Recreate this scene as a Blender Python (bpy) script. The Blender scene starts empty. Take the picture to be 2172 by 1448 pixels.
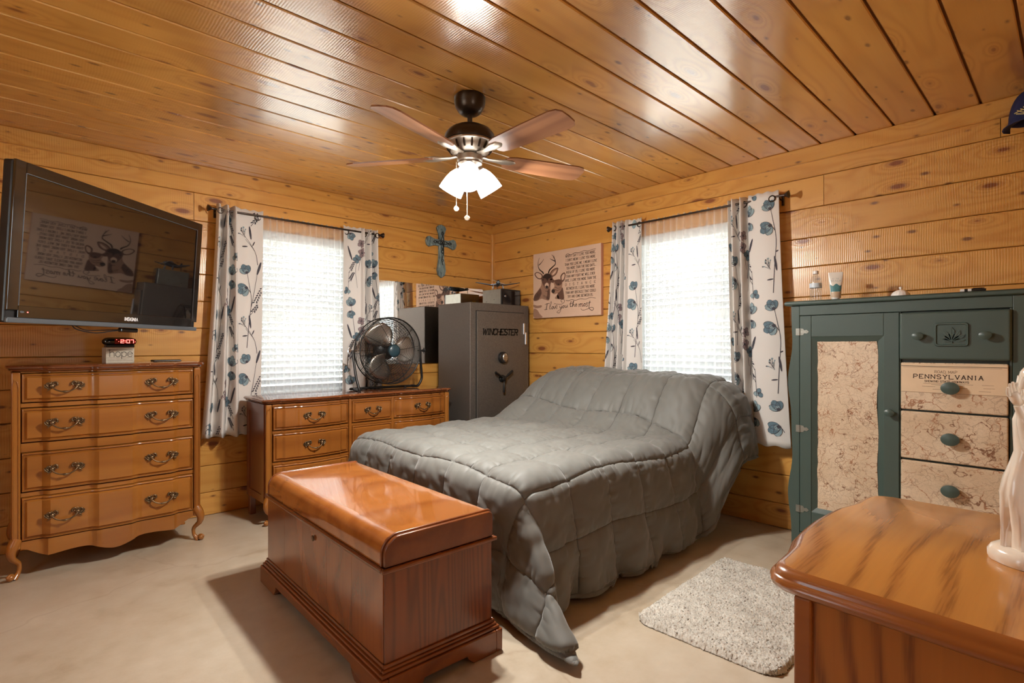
import bpy, bmesh, math, random
import numpy as np
from mathutils import Vector, Matrix
random.seed(7); rng = np.random.default_rng(7)
PI = math.pi
S = bpy.context.scene
COL = S.collection

# ------------------------------------------------------------------ camera, sky, light, exposure
cam_d = bpy.data.cameras.new('camera'); cam = bpy.data.objects.new('camera', cam_d); COL.objects.link(cam)
cam.location = (-3.673, -4.196, 1.1891)
cam.rotation_euler = (PI/2, 0, 0.8154 - PI/2)
cam_d.sensor_width = 36.0; cam_d.lens = 36.0*1131.88/2172; cam_d.shift_y = 9.6/2172; cam_d.clip_start = 0.02
S.camera = cam
S.view_settings.view_transform = 'Standard'; S.view_settings.look = 'None'
S.view_settings.gamma = 1.0; S.view_settings.use_curve_mapping = False
S.view_settings.exposure = 0.27
try:
    S.cycles.use_denoising = True
    S.cycles.max_bounces = 10; S.cycles.diffuse_bounces = 6; S.cycles.glossy_bounces = 4
    S.cycles.transparent_max_bounces = 16; S.cycles.sample_clamp_indirect = 6.0
    S.cycles.caustics_reflective = False; S.cycles.caustics_refractive = False
except Exception:
    pass
SKY = 3.7
LAMP = 84.0
w = bpy.data.worlds.new('sky'); S.world = w; w.use_nodes = True
bg = w.node_tree.nodes['Background']; bg.inputs[0].default_value = (0.86, 0.95, 1.0, 1); bg.inputs[1].default_value = SKY
sun_d = bpy.data.lights.new('sun', 'SUN'); sun_d.energy = 36.0; sun_d.angle = 0.02; sun_d.color = (1.0, 0.97, 0.92)
sun = bpy.data.objects.new('sun', sun_d); COL.objects.link(sun); sun.location = (-6, -6, 12); sun.rotation_euler = (math.radians(3.5), math.radians(-3.5), 0)   # near overhead: lights the ground outside, not the room
def portal(name, loc, rot, sx, sy):
    l = bpy.data.lights.new(name, 'AREA'); l.shape = 'RECTANGLE'; l.size = sx; l.size_y = sy
    l.cycles.is_portal = True
    o = bpy.data.objects.new(name, l); COL.objects.link(o); o.location = loc; o.rotation_euler = rot
H = 2.44                       # ceiling height
XD, YC = -4.75, -4.75          # walls behind the camera
WA = (-2.42, -1.54, 0.78, 2.06)    # window in wall_left: x0,x1,z0,z1
WB = (-2.64, -1.72, 0.78, 2.06)    # window in wall_right: y0,y1,z0,z1
WC = (-3.0, -2.5, 0.75, 2.05)       # added unseen window for fill daylight, in the wall behind the camera (y = YC)
WD = (-2.85, -1.9, 0.75, 2.05)       # second window added for fill daylight, in the wall behind the camera (x = XD)
portal('daylight_portal', ((WA[0]+WA[1])/2, 0.16, 1.42), (-PI/2, 0, 0), WA[1]-WA[0], 1.28)
portal('daylight_portal', (0.16, (WB[0]+WB[1])/2, 1.42), (0, PI/2, 0), 1.28, WB[1]-WB[0])
portal('daylight_portal', ((WC[0]+WC[1])/2, YC-0.16, 1.4), (PI/2, 0, 0), WC[1]-WC[0], 1.3)
portal('daylight_portal', (XD-0.16, (WD[0]+WD[1])/2, 1.4), (0, -PI/2, 0), 1.3, WD[1]-WD[0])

# ------------------------------------------------------------------ node helpers
class NT:
    def __init__(s, name):
        s.m = bpy.data.materials.new(name); s.m.use_nodes = True
        s.t = s.m.node_tree; s.t.nodes.clear()
        s.out = s.t.nodes.new('ShaderNodeOutputMaterial')
    def n(s, typ, ins=None, **kw):
        nd = s.t.nodes.new('ShaderNode'+typ)
        for k, v in kw.items(): setattr(nd, k, v)
        if ins:
            for k, v in ins.items(): s.set(nd.inputs[k], v)
        return nd
    def set(s, inp, v):
        if isinstance(v, bpy.types.NodeSocket): s.t.links.new(v, inp)
        elif isinstance(v, bpy.types.Node): s.t.links.new(v.outputs[0], inp)
        else: inp.default_value = v
    def math(s, op, a, b=0.0, c=0.0):
        nd = s.n('Math', operation=op); s.set(nd.inputs[0], a); s.set(nd.inputs[1], b); s.set(nd.inputs[2], c); return nd.outputs[0]
    def vmul(s, v, sc): nd = s.n('VectorMath', {0: v, 1: sc}, operation='MULTIPLY'); return nd.outputs[0]
    def vadd(s, v, o): nd = s.n('VectorMath', {0: v, 1: o}, operation='ADD'); return nd.outputs[0]
    def noise(s, v, scale, detail=3, rough=0.55, dim='3D'):
        nd = s.n('TexNoise', {'Vector': v, 'Scale': scale, 'Detail': detail, 'Roughness': rough}, noise_dimensions=dim); return nd.outputs[0]
    def ramp(s, f, stops, interp='LINEAR'):
        nd = s.n('ValToRGB'); s.set(nd.inputs[0], f); r = nd.color_ramp; r.interpolation = interp
        while len(r.elements) < len(stops): r.elements.new(0.5)
        for e, (p, c) in zip(r.elements, stops):
            e.position = p; e.color = tuple(c)+(1,) if not isinstance(c, (int, float)) else (c, c, c, 1)
        return nd.outputs[0]
    def mix(s, f, a, b, blend='MIX'):
        nd = s.n('MixRGB', blend_type=blend); s.set(nd.inputs[0], f)
        for i, c in ((1, a), (2, b)): s.set(nd.inputs[i], tuple(c)+(1,) if isinstance(c, (tuple, list)) and len(c) == 3 else c)
        return nd.outputs[0]
    def pri(s, col, rough, **kw):
        nd = s.n('BsdfPrincipled')
        s.set(nd.inputs['Base Color'], tuple(col)+(1,) if isinstance(col, (tuple, list)) and len(col) == 3 else col)
        s.set(nd.inputs['Roughness'], rough)
        for k, v in kw.items(): s.set(nd.inputs[k.replace('_', ' ')], v)
        s.t.links.new(nd.outputs[0], s.out.inputs[0]); return nd
    def bump(s, h, dist, strength=1.0):
        return s.n('Bump', {'Height': h, 'Distance': dist, 'Strength': strength}).outputs[0]
    def objco(s): return s.n('TexCoord').outputs['Object']

def plain(name, col, rough=0.5, metal=0.0, **kw):
    t = NT(name); t.pri(col, rough, Metallic=metal, **kw); return t.m
def rough_plain(name, col, rough, var=0.15, scale=12, bump=0.0, bscale=200, metal=0.0, **kw):
    t = NT(name); co = t.objco(); f = t.noise(co, scale, 4)
    c = t.mix(f, tuple(x*(1-var) for x in col), tuple(min(1, x*(1+var)) for x in col))
    nd = t.pri(c, rough, Metallic=metal, **kw)
    if bump: t.set(nd.inputs['Normal'], t.bump(t.noise(co, bscale, 2), bump))
    return t.m
def wood(name, light, dark, axis=0, ring=34.0, stretch=0.09, rough=0.3, coat=0.3, blot=0.25, pore=0.0, bump=0.0002, wav=2.2, knots=False, mill=0.0, rnd=False, coat_r=0.12, cathedral=0.0, coat_bump=True, coat_ior=1.5, lpow=2.0, cax=None, wear=0.0):
    t = NT(name); co = t.objco()
    if rnd:
        r = t.n('ObjectInfo').outputs['Random']
        off = t.n('CombineXYZ', {0: t.math('MULTIPLY', r, 37.0), 1: t.math('MULTIPLY', r, 91.0), 2: t.math('MULTIPLY', r, 13.0)})
        co = t.vadd(co, off.outputs[0])
    sc = [1.0, 1.0, 1.0]; sc[axis] = stretch
    v = t.vmul(co, tuple(sc))
    n1 = t.noise(v, wav, 2, 0.5)
    phase = t.math('MULTIPLY', n1, ring)
    kd = None
    if knots:
        vk = t.vmul(co, (1.9, 5.2, 0.0))
        vo = t.n('TexVoronoi', {'Vector': vk, 'Scale': 1.0, 'Randomness': 1.0}, feature='F1', voronoi_dimensions='2D')
        d = vo.outputs['Distance']; cellr = t.n('SeparateColor', {0: vo.outputs['Color']}).outputs[0]
        big = t.math('MULTIPLY_ADD', cellr, 0.13, -0.060)          # knot radius per cell (negative: no knot)
        kd = t.math('SUBTRACT', d, big)
        infl = t.math('POWER', 2.718, t.math('MULTIPLY', t.math('MAXIMUM', kd, 0.0), -7.0))
        phase = t.math('ADD', phase, t.math('MULTIPLY', infl, 9.0))
    if cathedral:
        sx = t.n('SeparateXYZ', {0: co}); 
        phase = t.math('ADD', phase, t.math('MULTIPLY', sx.outputs[(axis+1) % 3 if cax is None else cax], cathedral))
    s1 = t.math('SINE', t.math('MULTIPLY', phase, 6.2832/2))
    lines = t.math('POWER', t.math('MULTIPLY_ADD', s1, 0.5, 0.5), lpow)
    fine = t.noise(t.vmul(co, tuple(x*(60 if i != axis else 2.5) for i, x in enumerate((1, 1, 1)))), 1.0, 3)
    f = t.math('MULTIPLY_ADD', lines, 0.55, t.math('MULTIPLY_ADD', fine, 0.5, -0.08))
    c = t.mix(t.math('MINIMUM', t.math('MAXIMUM', f, 0.0), 1.0), light, dark)
    bl = t.noise(t.vmul(v, (1, 1, 1)), 3.1, 3)
    c = t.mix(t.math('MULTIPLY', t.math('SUBTRACT', bl, 0.35), blot*2), c, tuple(x*0.55 for x in dark), 'MIX')
    if rnd:
        rr = t.n('ObjectInfo').outputs['Random']
        c = t.mix(0.16, c, t.ramp(t.math('FRACT', t.math('MULTIPLY', rr, 7.31)), [(0, tuple(x*.55 for x in light)), (1, tuple(min(1, x*1.5) for x in light))]))
    if pore:
        p = t.noise(t.vmul(co, tuple((210 if i != axis else 9) for i in range(3))), 1.0, 2)
        pf = t.math('MULTIPLY', t.ramp(p, [(0.45, 0.0), (0.62, 1.0)]), t.math('MULTIPLY', lines, pore))
        c = t.mix(pf, c, tuple(x*0.7 for x in dark))
    if wear:
        wf = t.ramp(t.noise(t.vmul(co, (38, 38, 90)), 1.0, 3, 0.6), [(0.66, 0.0), (0.70, wear)])
        c = t.mix(wf, c, (0.50, 0.30, 0.16))
    if knots:
        kin = t.ramp(kd, [(0.0, 1.0), (0.014, 0.85), (0.035, 0.25), (0.09, 0.0)])
        c = t.mix(kin, c, (0.10, 0.028, 0.010))
        v2 = t.n('TexVoronoi', {'Vector': t.vmul(t.vadd(co, (7.7, 3.1, 0.0)), (5.5, 13.0, 0.0)), 'Scale': 1.0, 'Randomness': 1.0}, feature='F1', voronoi_dimensions='2D')
        r2 = t.n('SeparateColor', {0: v2.outputs['Color']}).outputs[1]
        k2 = t.math('SUBTRACT', v2.outputs['Distance'], t.math('MULTIPLY_ADD', r2, 0.42, -0.33))
        c = t.mix(t.ramp(k2, [(0.0, 0.85), (0.03, 0.45), (0.10, 0.0)]), c, (0.13, 0.040, 0.014))
        warm = t.ramp(kd, [(0.0, 0.40), (0.10, 0.0)])
        c = t.mix(warm, c, (0.42, 0.13, 0.03))
    nd = t.pri(c, rough, Coat_Weight=coat, Coat_Roughness=coat_r, Coat_IOR=coat_ior)
    h = t.math('MULTIPLY', f, 1.0)
    if mill:
        sx = t.n('SeparateXYZ', {0: co}).outputs[axis]
        rip = t.math('SINE', t.math('MULTIPLY_ADD', sx, 6.2832/0.011, t.math('MULTIPLY', t.noise(co, 6.0, 2), 9.0)))
        msk = t.ramp(t.noise(co, 2.2, 2), [(0.35, 0.15), (0.62, 1.0)])
        h = t.math('ADD', h, t.math('MULTIPLY', t.math('MULTIPLY', rip, msk), mill))
    b = t.bump(h, bump)
    t.set(nd.inputs['Normal'], b)
    if coat_bump: t.set(nd.inputs['Coat Normal'], b)
    return t.m

M = {}
PL, PD = (0.67, 0.350, 0.084), (0.52, 0.222, 0.040)
M['pine'] = wood('pine_wall', PL, PD, 0, 26, 0.11, 0.32, 0.25, 0.22, knots=True, mill=0.6, rnd=True, bump=0.00035, coat_r=0.22)
M['pine_ceil'] = wood('pine_ceiling', (0.64, 0.325, 0.078), (0.47, 0.200, 0.038), 0, 24, 0.10, 0.30, 1.0, 0.2, knots=True, mill=0.7, rnd=True, bump=0.00018, coat_r=0.16, coat_ior=2.1)
M['groove'] = plain('groove_wood', (0.20, 0.075, 0.018), 0.6)
M['honey'] = wood('honey_maple', (0.39, 0.152, 0.026), (0.27, 0.090, 0.014), 0, 14, 0.12, 0.3, 0.45, 0.35, rnd=False)
M['honey_v'] = wood('honey_maple_upright', (0.38, 0.146, 0.025), (0.27, 0.088, 0.014), 2, 14, 0.12, 0.3, 0.45, 0.35)
M['brown_top'] = wood('reddish_brown_top', (0.22, 0.070, 0.024), (0.13, 0.038, 0.014), 0, 16, 0.10, 0.14, 0.8, 0.3, coat_r=0.05, bump=0.00006, wear=0.75)
M['dres'] = wood('dresser_maple', (0.34, 0.120, 0.021), (0.22, 0.067, 0.011), 0, 14, 0.12, 0.28, 0.45, 0.4)
M['dres_side'] = wood('dresser_side', (0.22, 0.06, 0.018), (0.14, 0.035, 0.011), 2, 18, 0.08, 0.3, 0.4, 0.3)
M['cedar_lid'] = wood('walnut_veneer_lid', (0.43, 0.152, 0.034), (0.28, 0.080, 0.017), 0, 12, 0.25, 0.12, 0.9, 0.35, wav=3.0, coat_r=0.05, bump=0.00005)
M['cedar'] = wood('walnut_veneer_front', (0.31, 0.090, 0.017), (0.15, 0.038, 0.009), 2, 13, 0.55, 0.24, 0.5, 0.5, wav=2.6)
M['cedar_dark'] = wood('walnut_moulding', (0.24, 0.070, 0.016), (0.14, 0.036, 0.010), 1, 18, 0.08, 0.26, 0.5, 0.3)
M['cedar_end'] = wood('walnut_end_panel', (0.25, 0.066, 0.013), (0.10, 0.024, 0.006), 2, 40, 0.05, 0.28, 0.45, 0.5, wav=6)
M['oak_top'] = wood('oak_top', (0.56, 0.255, 0.060), (0.34, 0.130, 0.034), 0, 20, 0.34, 0.25, 0.5, 0.10, pore=0.75, wav=1.7, cathedral=24.0, lpow=5.0)
M['oak_side'] = wood('oak_side', (0.46, 0.180, 0.032), (0.20, 0.060, 0.013), 2, 20, 0.34, 0.32, 0.35, 0.2, pore=0.6, wav=2.0, cathedral=24.0, lpow=3.0, cax=1)
M['oak_edge'] = wood('oak_edge', (0.36, 0.125, 0.026), (0.22, 0.062, 0.013), 1, 14, 0.08, 0.25, 0.5, 0.2)
M['blade'] = wood('walnut_fan_blade', (0.33, 0.150, 0.072), (0.16, 0.062, 0.028), 0, 18, 0.07, 0.35, 0.3, 0.35)
M['brass'] = rough_plain('antique_brass', (0.20, 0.135, 0.075), 0.38, 0.6, 160, 0.0004, 300, 0.9)
M['white_paint'] = plain('white_paint', (0.80, 0.80, 0.78), 0.4)
M['black_metal'] = plain('black_metal', (0.025, 0.024, 0.023), 0.35, 0.6)
M['black'] = plain('black_plastic', (0.012, 0.012, 0.013), 0.35)
M['black_gloss'] = plain('black_gloss', (0.010, 0.009, 0.009), 0.12, IOR=1.6)
M['chrome'] = plain('chrome', (0.75, 0.76, 0.78), 0.15, 1.0)
M['dark_bronze'] = plain('dark_bronze', (0.055, 0.040, 0.032), 0.32, 0.75)
M['pewter'] = plain('pewter_fan_metal', (0.42, 0.36, 0.30), 0.38, 0.85)
M['green'] = rough_plain('dark_green_paint', (0.058, 0.090, 0.079), 0.37, 0.08, 9, 0.00015, 60)
M['navy'] = rough_plain('navy_cloth', (0.014, 0.018, 0.075), 0.85, 0.25, 60, 0.0006, 700)
M['gold'] = plain('gold_thread', (0.62, 0.50, 0.22), 0.6)
M['ink'] = plain('dark_ink', (0.030, 0.014, 0.009), 0.7)
M['ink2'] = plain('brown_ink', (0.13, 0.062, 0.040), 0.75)
M['ink3'] = plain('light_brown_ink', (0.34, 0.19, 0.125), 0.75)
M['ink_black'] = plain('black_print', (0.010, 0.010, 0.010), 0.4)
M['white_print'] = plain('white_print', (0.85, 0.85, 0.86), 0.4)
M['porcelain'] = plain('porcelain', (0.80, 0.73, 0.62), 0.16, Coat_Weight=0.6, Coat_Roughness=0.08, Subsurface_Weight=0.0)
M['white_ceramic'] = plain('white_ceramic', (0.86, 0.84, 0.80), 0.3)

def mk_floor():
    t = NT('stained_concrete'); co = t.objco()
    a = t.noise(co, 1.3, 6, 0.6); b = t.noise(co, 9, 5, 0.65)
    c = t.ramp(t.math('MULTIPLY_ADD', b, 0.35, t.math('MULTIPLY', a, 0.7)), [(0.30, (0.29, 0.215, 0.135)), (0.50, (0.44, 0.365, 0.27)), (0.75, (0.55, 0.485, 0.39))])
    cr = t.n('TexVoronoi', {'Vector': t.vadd(co, t.vmul(t.n('TexNoise', {'Vector': co, 'Scale': 2.0, 'Detail': 4.0}).outputs[1], (0.5, 0.5, 0))), 'Scale': 0.8}, feature='DISTANCE_TO_EDGE').outputs[0]
    c = t.mix(t.ramp(cr, [(0.0, 0.22), (0.008, 0.0)]), c, (0.22, 0.13, 0.07))
    nd = t.pri(c, t.math('MULTIPLY_ADD', b, 0.22, 0.26), Coat_Weight=0.25, Coat_Roughness=0.2)
    t.set(nd.inputs['Normal'], t.bump(t.noise(co, 55, 4), 0.0005)); return t.m
M['floor'] = mk_floor()
def mk_glass(name, tint=(1, 1, 1), gl=0.07, rough=0.02):
    t = NT(name); tr = t.n('BsdfTransparent', {0: tuple(tint)+(1,)}); g = t.n('BsdfGlossy', {'Roughness': rough})
    mx = t.n('MixShader', {0: gl}); t.t.links.new(tr.outputs[0], mx.inputs[1]); t.t.links.new(g.outputs[0], mx.inputs[2])
    t.t.links.new(mx.outputs[0], t.out.inputs[0]); return t.m
M['glass'] = mk_glass('window_glass')
M['bottle'] = mk_glass('clear_plastic', (0.93, 0.96, 0.98), 0.16, 0.06)
def mk_bin():
    t = NT('milky_plastic'); tr = t.n('BsdfTransparent', {0: (0.9, 0.92, 0.93, 1)}); g = t.n('BsdfPrincipled', {'Base Color': (0.75, 0.77, 0.78, 1), 'Roughness': 0.25})
    mx = t.n('MixShader', {0: 0.5}); t.t.links.new(tr.outputs[0], mx.inputs[1]); t.t.links.new(g.outputs[0], mx.inputs[2]); t.t.links.new(mx.outputs[0], t.out.inputs[0]); return t.m
M['bin'] = mk_bin()
def mk_sheer():
    t = NT('white_voile'); tr = t.n('BsdfTransparent', {0: (1, 1, 1, 1)})
    di = t.n('BsdfDiffuse', {0: (0.9, 0.92, 0.93, 1)}); tl = t.n('BsdfTranslucent', {0: (0.92, 0.95, 0.97, 1)})
    m1 = t.n('MixShader', {0: 0.55}); t.t.links.new(di.outputs[0], m1.inputs[1]); t.t.links.new(tl.outputs[0], m1.inputs[2])
    lw = t.n('LayerWeight', {'Blend': 0.35}).outputs['Facing']
    f = t.math('MINIMUM', t.math('MULTIPLY_ADD', lw, 0.6, 0.30), 0.9)
    m2 = t.n('MixShader', {0: f}); t.t.links.new(tr.outputs[0], m2.inputs[1]); t.t.links.new(m1.outputs[0], m2.inputs[2])
    t.t.links.new(m2.outputs[0], t.out.inputs[0]); return t.m
M['sheer'] = mk_sheer()
def mk_trans(name, col, tcol, f=0.35):
    t = NT(name); p = t.n('BsdfPrincipled', {'Base Color': tuple(col)+(1,), 'Roughness': 0.65}); tl = t.n('BsdfTranslucent', {0: tuple(tcol)+(1,)})
    m1 = t.n('MixShader', {0: f}); t.t.links.new(p.outputs[0], m1.inputs[1]); t.t.links.new(tl.outputs[0], m1.inputs[2]); t.t.links.new(m1.outputs[0], t.out.inputs[0]); return t.m
M['curtain'] = mk_trans('white_curtain_cloth', (0.80, 0.775, 0.745), (0.75, 0.74, 0.72), 0.16)
M['slat'] = mk_trans('white_blind_slat', (0.74, 0.76, 0.77), (0.7, 0.75, 0.78), 0.12)
M['p_teal'] = rough_plain('teal_petal_print', (0.12, 0.195, 0.245), 0.8, 0.7, 70)
M['p_pale'] = rough_plain('pale_petal_print', (0.26, 0.36, 0.40), 0.8, 0.4, 55)
M['p_mauve'] = rough_plain('mauve_petal_print', (0.30, 0.225, 0.235), 0.8, 0.5, 55)
M['p_dark'] = plain('charcoal_stem_print', (0.055, 0.052, 0.068), 0.8)
def mk_mirror():
    t = NT('mirror_silver'); t.pri((0.92, 0.93, 0.93), 0.0, Metallic=1.0); return t.m
M['mirror'] = mk_mirror()
M['screen'] = plain('tv_screen', (0.006, 0.005, 0.005), 0.025, IOR=2.25)
M['bezel'] = plain('tv_bezel', (0.012, 0.010, 0.009), 0.08, IOR=2.0)
M['bezel_grey'] = plain('tv_lower_bezel', (0.12, 0.14, 0.16), 0.3, 0.3)
def mk_emit(name, col, st):
    t = NT(name); e = t.n('Emission', {0: tuple(col)+(1,), 1: st}); t.t.links.new(e.outputs[0], t.out.inputs[0]); return t.m
M['led'] = mk_emit('red_led_digits', (1.0, 0.10, 0.08), 6.0)
M['led_panel'] = plain('red_clock_window', (0.16, 0.004, 0.006), 0.15)
def mk_shade():
    t = NT('frosted_glass_shade'); tr = t.n('BsdfTransparent', {0: (1, 0.97, 0.92, 1)}); tl = t.n('BsdfTranslucent', {0: (0.006, 0.006, 0.0056, 1)})
    m1 = t.n('MixShader', {0: 0.02}); t.t.links.new(tl.outputs[0], m1.inputs[1]); t.t.links.new(tr.outputs[0], m1.inputs[2])
    e = t.n('Emission', {0: (1.0, 0.96, 0.90, 1), 1: 6.5}); a = t.n('AddShader'); t.t.links.new(m1.outputs[0], a.inputs[0]); t.t.links.new(e.outputs[0], a.inputs[1])
    t.t.links.new(a.outputs[0], t.out.inputs[0]); return t.m
M['shade'] = mk_shade()
M['bulb'] = mk_emit('lit_bulb', (1.0, 0.92, 0.8), 25.0)
def mk_safe():
    t = NT('speckled_gunmetal'); co = t.objco(); n = t.noise(co, 330, 2, 0.6)
    c = t.ramp(n, [(0.35, (0.10, 0.088, 0.076)), (0.65, (0.21, 0.188, 0.165))])
    nd = t.pri(c, 0.36, Metallic=0.55, Coat_Weight=0.25, Coat_Roughness=0.2); b = t.bump(n, 0.0022)
    t.set(nd.inputs['Normal'], b); t.set(nd.inputs['Coat Normal'], b); return t.m
M['safe'] = mk_safe()
M['brushed'] = rough_plain('brushed_steel', (0.33, 0.33, 0.29), 0.38, 0.2, 20, 0.0, 100, 0.85)
def mk_map(name, sc, seed):
    t = NT(name); co = t.vadd(t.objco(), (seed, seed*1.7, seed*0.6))
    base = t.ramp(t.noise(co, 6, 5, 0.6), [(0.3, (0.60, 0.46, 0.31)), (0.7, (0.74, 0.61, 0.45))])
    def net(scale, dist, wid, off):
        dv = t.vmul(t.n('TexNoise', {'Vector': t.vadd(co, (off, 0, off)), 'Scale': 11.0, 'Detail': 5.0}).outputs[1], (dist, dist, dist))
        e = t.n('TexVoronoi', {'Vector': t.vadd(co, dv), 'Scale': scale}, feature='DISTANCE_TO_EDGE').outputs[0]
        return t.math('MULTIPLY', t.ramp(e, [(0.0, 1.0), (wid*0.5, 0.9), (wid, 0.0)]), t.ramp(t.noise(t.vadd(co, (off*2, 1, 0)), 14, 3), [(0.40, 0.05), (0.56, 1.0)]))
    c = t.mix(t.math('MULTIPLY', net(sc*2.4, 0.16, 0.06, 5.1), 0.5), base, (0.30, 0.19, 0.125))
    c = t.mix(t.math('MULTIPLY', net(sc*0.9, 0.22, 0.030, 2.3), 1.0), c, (0.36, 0.165, 0.080))
    c = t.mix(t.math('MULTIPLY', net(sc*0.35, 0.34, 0.016, 9.4), 1.0), c, (0.20, 0.085, 0.04))
    sp = t.noise(co, 420, 1); c = t.mix(t.math('MULTIPLY', t.math('GREATER_THAN', sp, 0.66), 0.4), c, (0.12, 0.08, 0.06))
    st = t.noise(t.vmul(co, (60, 60, 420)), 1.0, 2); c = t.mix(t.math('MULTIPLY', t.math('GREATER_THAN', st, 0.63), 0.28), c, (0.2, 0.13, 0.09))
    t.pri(c, 0.42, Coat_Weight=0.2, Coat_Roughness=0.25); return t.m
M['map_a'] = mk_map('road_map_paper_door', 15, 0.0); M['map_b'] = mk_map('road_map_paper_drawer', 9, 3.3); M['map_c'] = mk_map('road_map_paper_lower_drawer', 11, 7.7)
M['map_plain'] = rough_plain('map_title_paper', (0.72, 0.56, 0.38), 0.42, 0.08, 14)
M['board'] = rough_plain('tan_printed_board', (0.66, 0.46, 0.335), 0.6, 0.12, 7)
M['board_edge'] = plain('board_edge', (0.50, 0.24, 0.16), 0.6)
def mk_comf():
    t = NT('grey_comforter_cloth'); co = t.objco(); f = t.noise(co, 5, 3)
    c = t.mix(f, (0.122, 0.123, 0.113), (0.158, 0.159, 0.147))
    nd = t.pri(c, 0.56, Sheen_Weight=0.30, Sheen_Roughness=0.4, Specular_IOR_Level=0.30)
    t.set(nd.inputs['Normal'], t.bump(t.noise(co, 900, 1), 0.0002)); return t.m
M['comf'] = mk_comf(); M['thread'] = plain('dark_grey_thread', (0.045, 0.042, 0.037), 0.7)
def mk_rug():
    t = NT('grey_shag'); co = t.objco()
    c = t.ramp(t.math('MULTIPLY_ADD', t.noise(co, 260, 2), 0.55, t.math('MULTIPLY', t.noise(co, 14, 4, 0.7), 0.5)), [(0.32, (0.25, 0.22, 0.18)), (0.5, (0.47, 0.44, 0.385)), (0.68, (0.62, 0.60, 0.54))])
    t.pri(c, 0.9, Sheen_Weight=0.3); return t.m
M['rug'] = mk_rug()
M['mattress'] = plain('mattress_ticking', (0.55, 0.53, 0.50), 0.8)
M['frame_dark'] = plain('bed_frame_dark', (0.018, 0.018, 0.020), 0.5)
def mk_cross():
    t = NT('distressed_teal_paint'); co = t.objco(); n = t.noise(t.vmul(co, (70, 70, 12)), 1.0, 4, 0.7)
    t.pri(t.ramp(n, [(0.36, (0.06, 0.08, 0.085)), (0.46, (0.15, 0.22, 0.235)), (0.58, (0.22, 0.31, 0.315)), (0.68, (0.5, 0.52, 0.47))]), 0.5); return t.m
M['cross'] = mk_cross()
M['cross_metal'] = plain('dark_scrollwork', (0.035, 0.045, 0.050), 0.4, 0.5)
M['plane_blue'] = plain('blue_grey_aircraft', (0.055, 0.085, 0.125), 0.3, 0.3)
M['plane_pale'] = plain('pale_blue_aircraft', (0.25, 0.36, 0.44), 0.35, 0.2)
M['cream'] = plain('cream_plastic', (0.72, 0.66, 0.52), 0.4)
M['yellow'] = plain('yellow_sticker', (0.55, 0.45, 0.12), 0.6)
M['lotion'] = plain('pearl_white_tube', (0.78, 0.74, 0.67), 0.3)
M['teal_print'] = rough_plain('teal_print', (0.07, 0.22, 0.24), 0.5, 0.5, 90)
M['sand_print'] = plain('sand_print', (0.55, 0.40, 0.27), 0.5)
M['label_blue'] = rough_plain('bottle_label', (0.62, 0.70, 0.78), 0.4, 0.3, 120)
M['newsprint'] = rough_plain('newsprint_wood_block', (0.50, 0.45, 0.36), 0.7, 0.3, 60)
M['alu'] = plain('brushed_aluminium', (0.62, 0.58, 0.53), 0.32, 0.95)
M['hub_teal'] = plain('dark_teal_hub', (0.018, 0.045, 0.060), 0.3)
def mk_ground():
    t = NT('pale_gravel'); co = t.objco(); t.pri(t.ramp(t.noise(co, 2.0, 5), [(0.3, (0.36, 0.36, 0.31)), (0.7, (0.52, 0.52, 0.48))]), 0.9); return t.m
M['ground'] = mk_ground()

# ------------------------------------------------------------------ mesh helpers
def put(name, verts, faces, mat, parent=None, smooth=None, bev=None, bseg=2, mats=None, fmat=None):
    me = bpy.data.meshes.new(name)
    me.from_pydata([tuple(map(float, v)) for v in verts], [], [tuple(map(int, f)) for f in faces])
    for m_ in (mats or [mat]): me.materials.append(M[m_] if isinstance(m_, str) else m_)
    if fmat is not None: me.polygons.foreach_set('material_index', np.array(fmat, dtype=np.int32))
    me.validate(); me.update()
    o = bpy.data.objects.new(name, me); COL.objects.link(o)
    if parent is not None: o.parent = parent
    if smooth is not None:
        me.polygons.foreach_set('use_smooth', np.ones(len(me.polygons), dtype=bool))
        if smooth < 180: me.set_sharp_from_angle(angle=math.radians(smooth))
    if bev:
        b = o.modifiers.new('edge', 'BEVEL'); b.width = bev; b.segments = bseg; b.limit_method = 'ANGLE'; b.angle_limit = math.radians(40)
    return o
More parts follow.
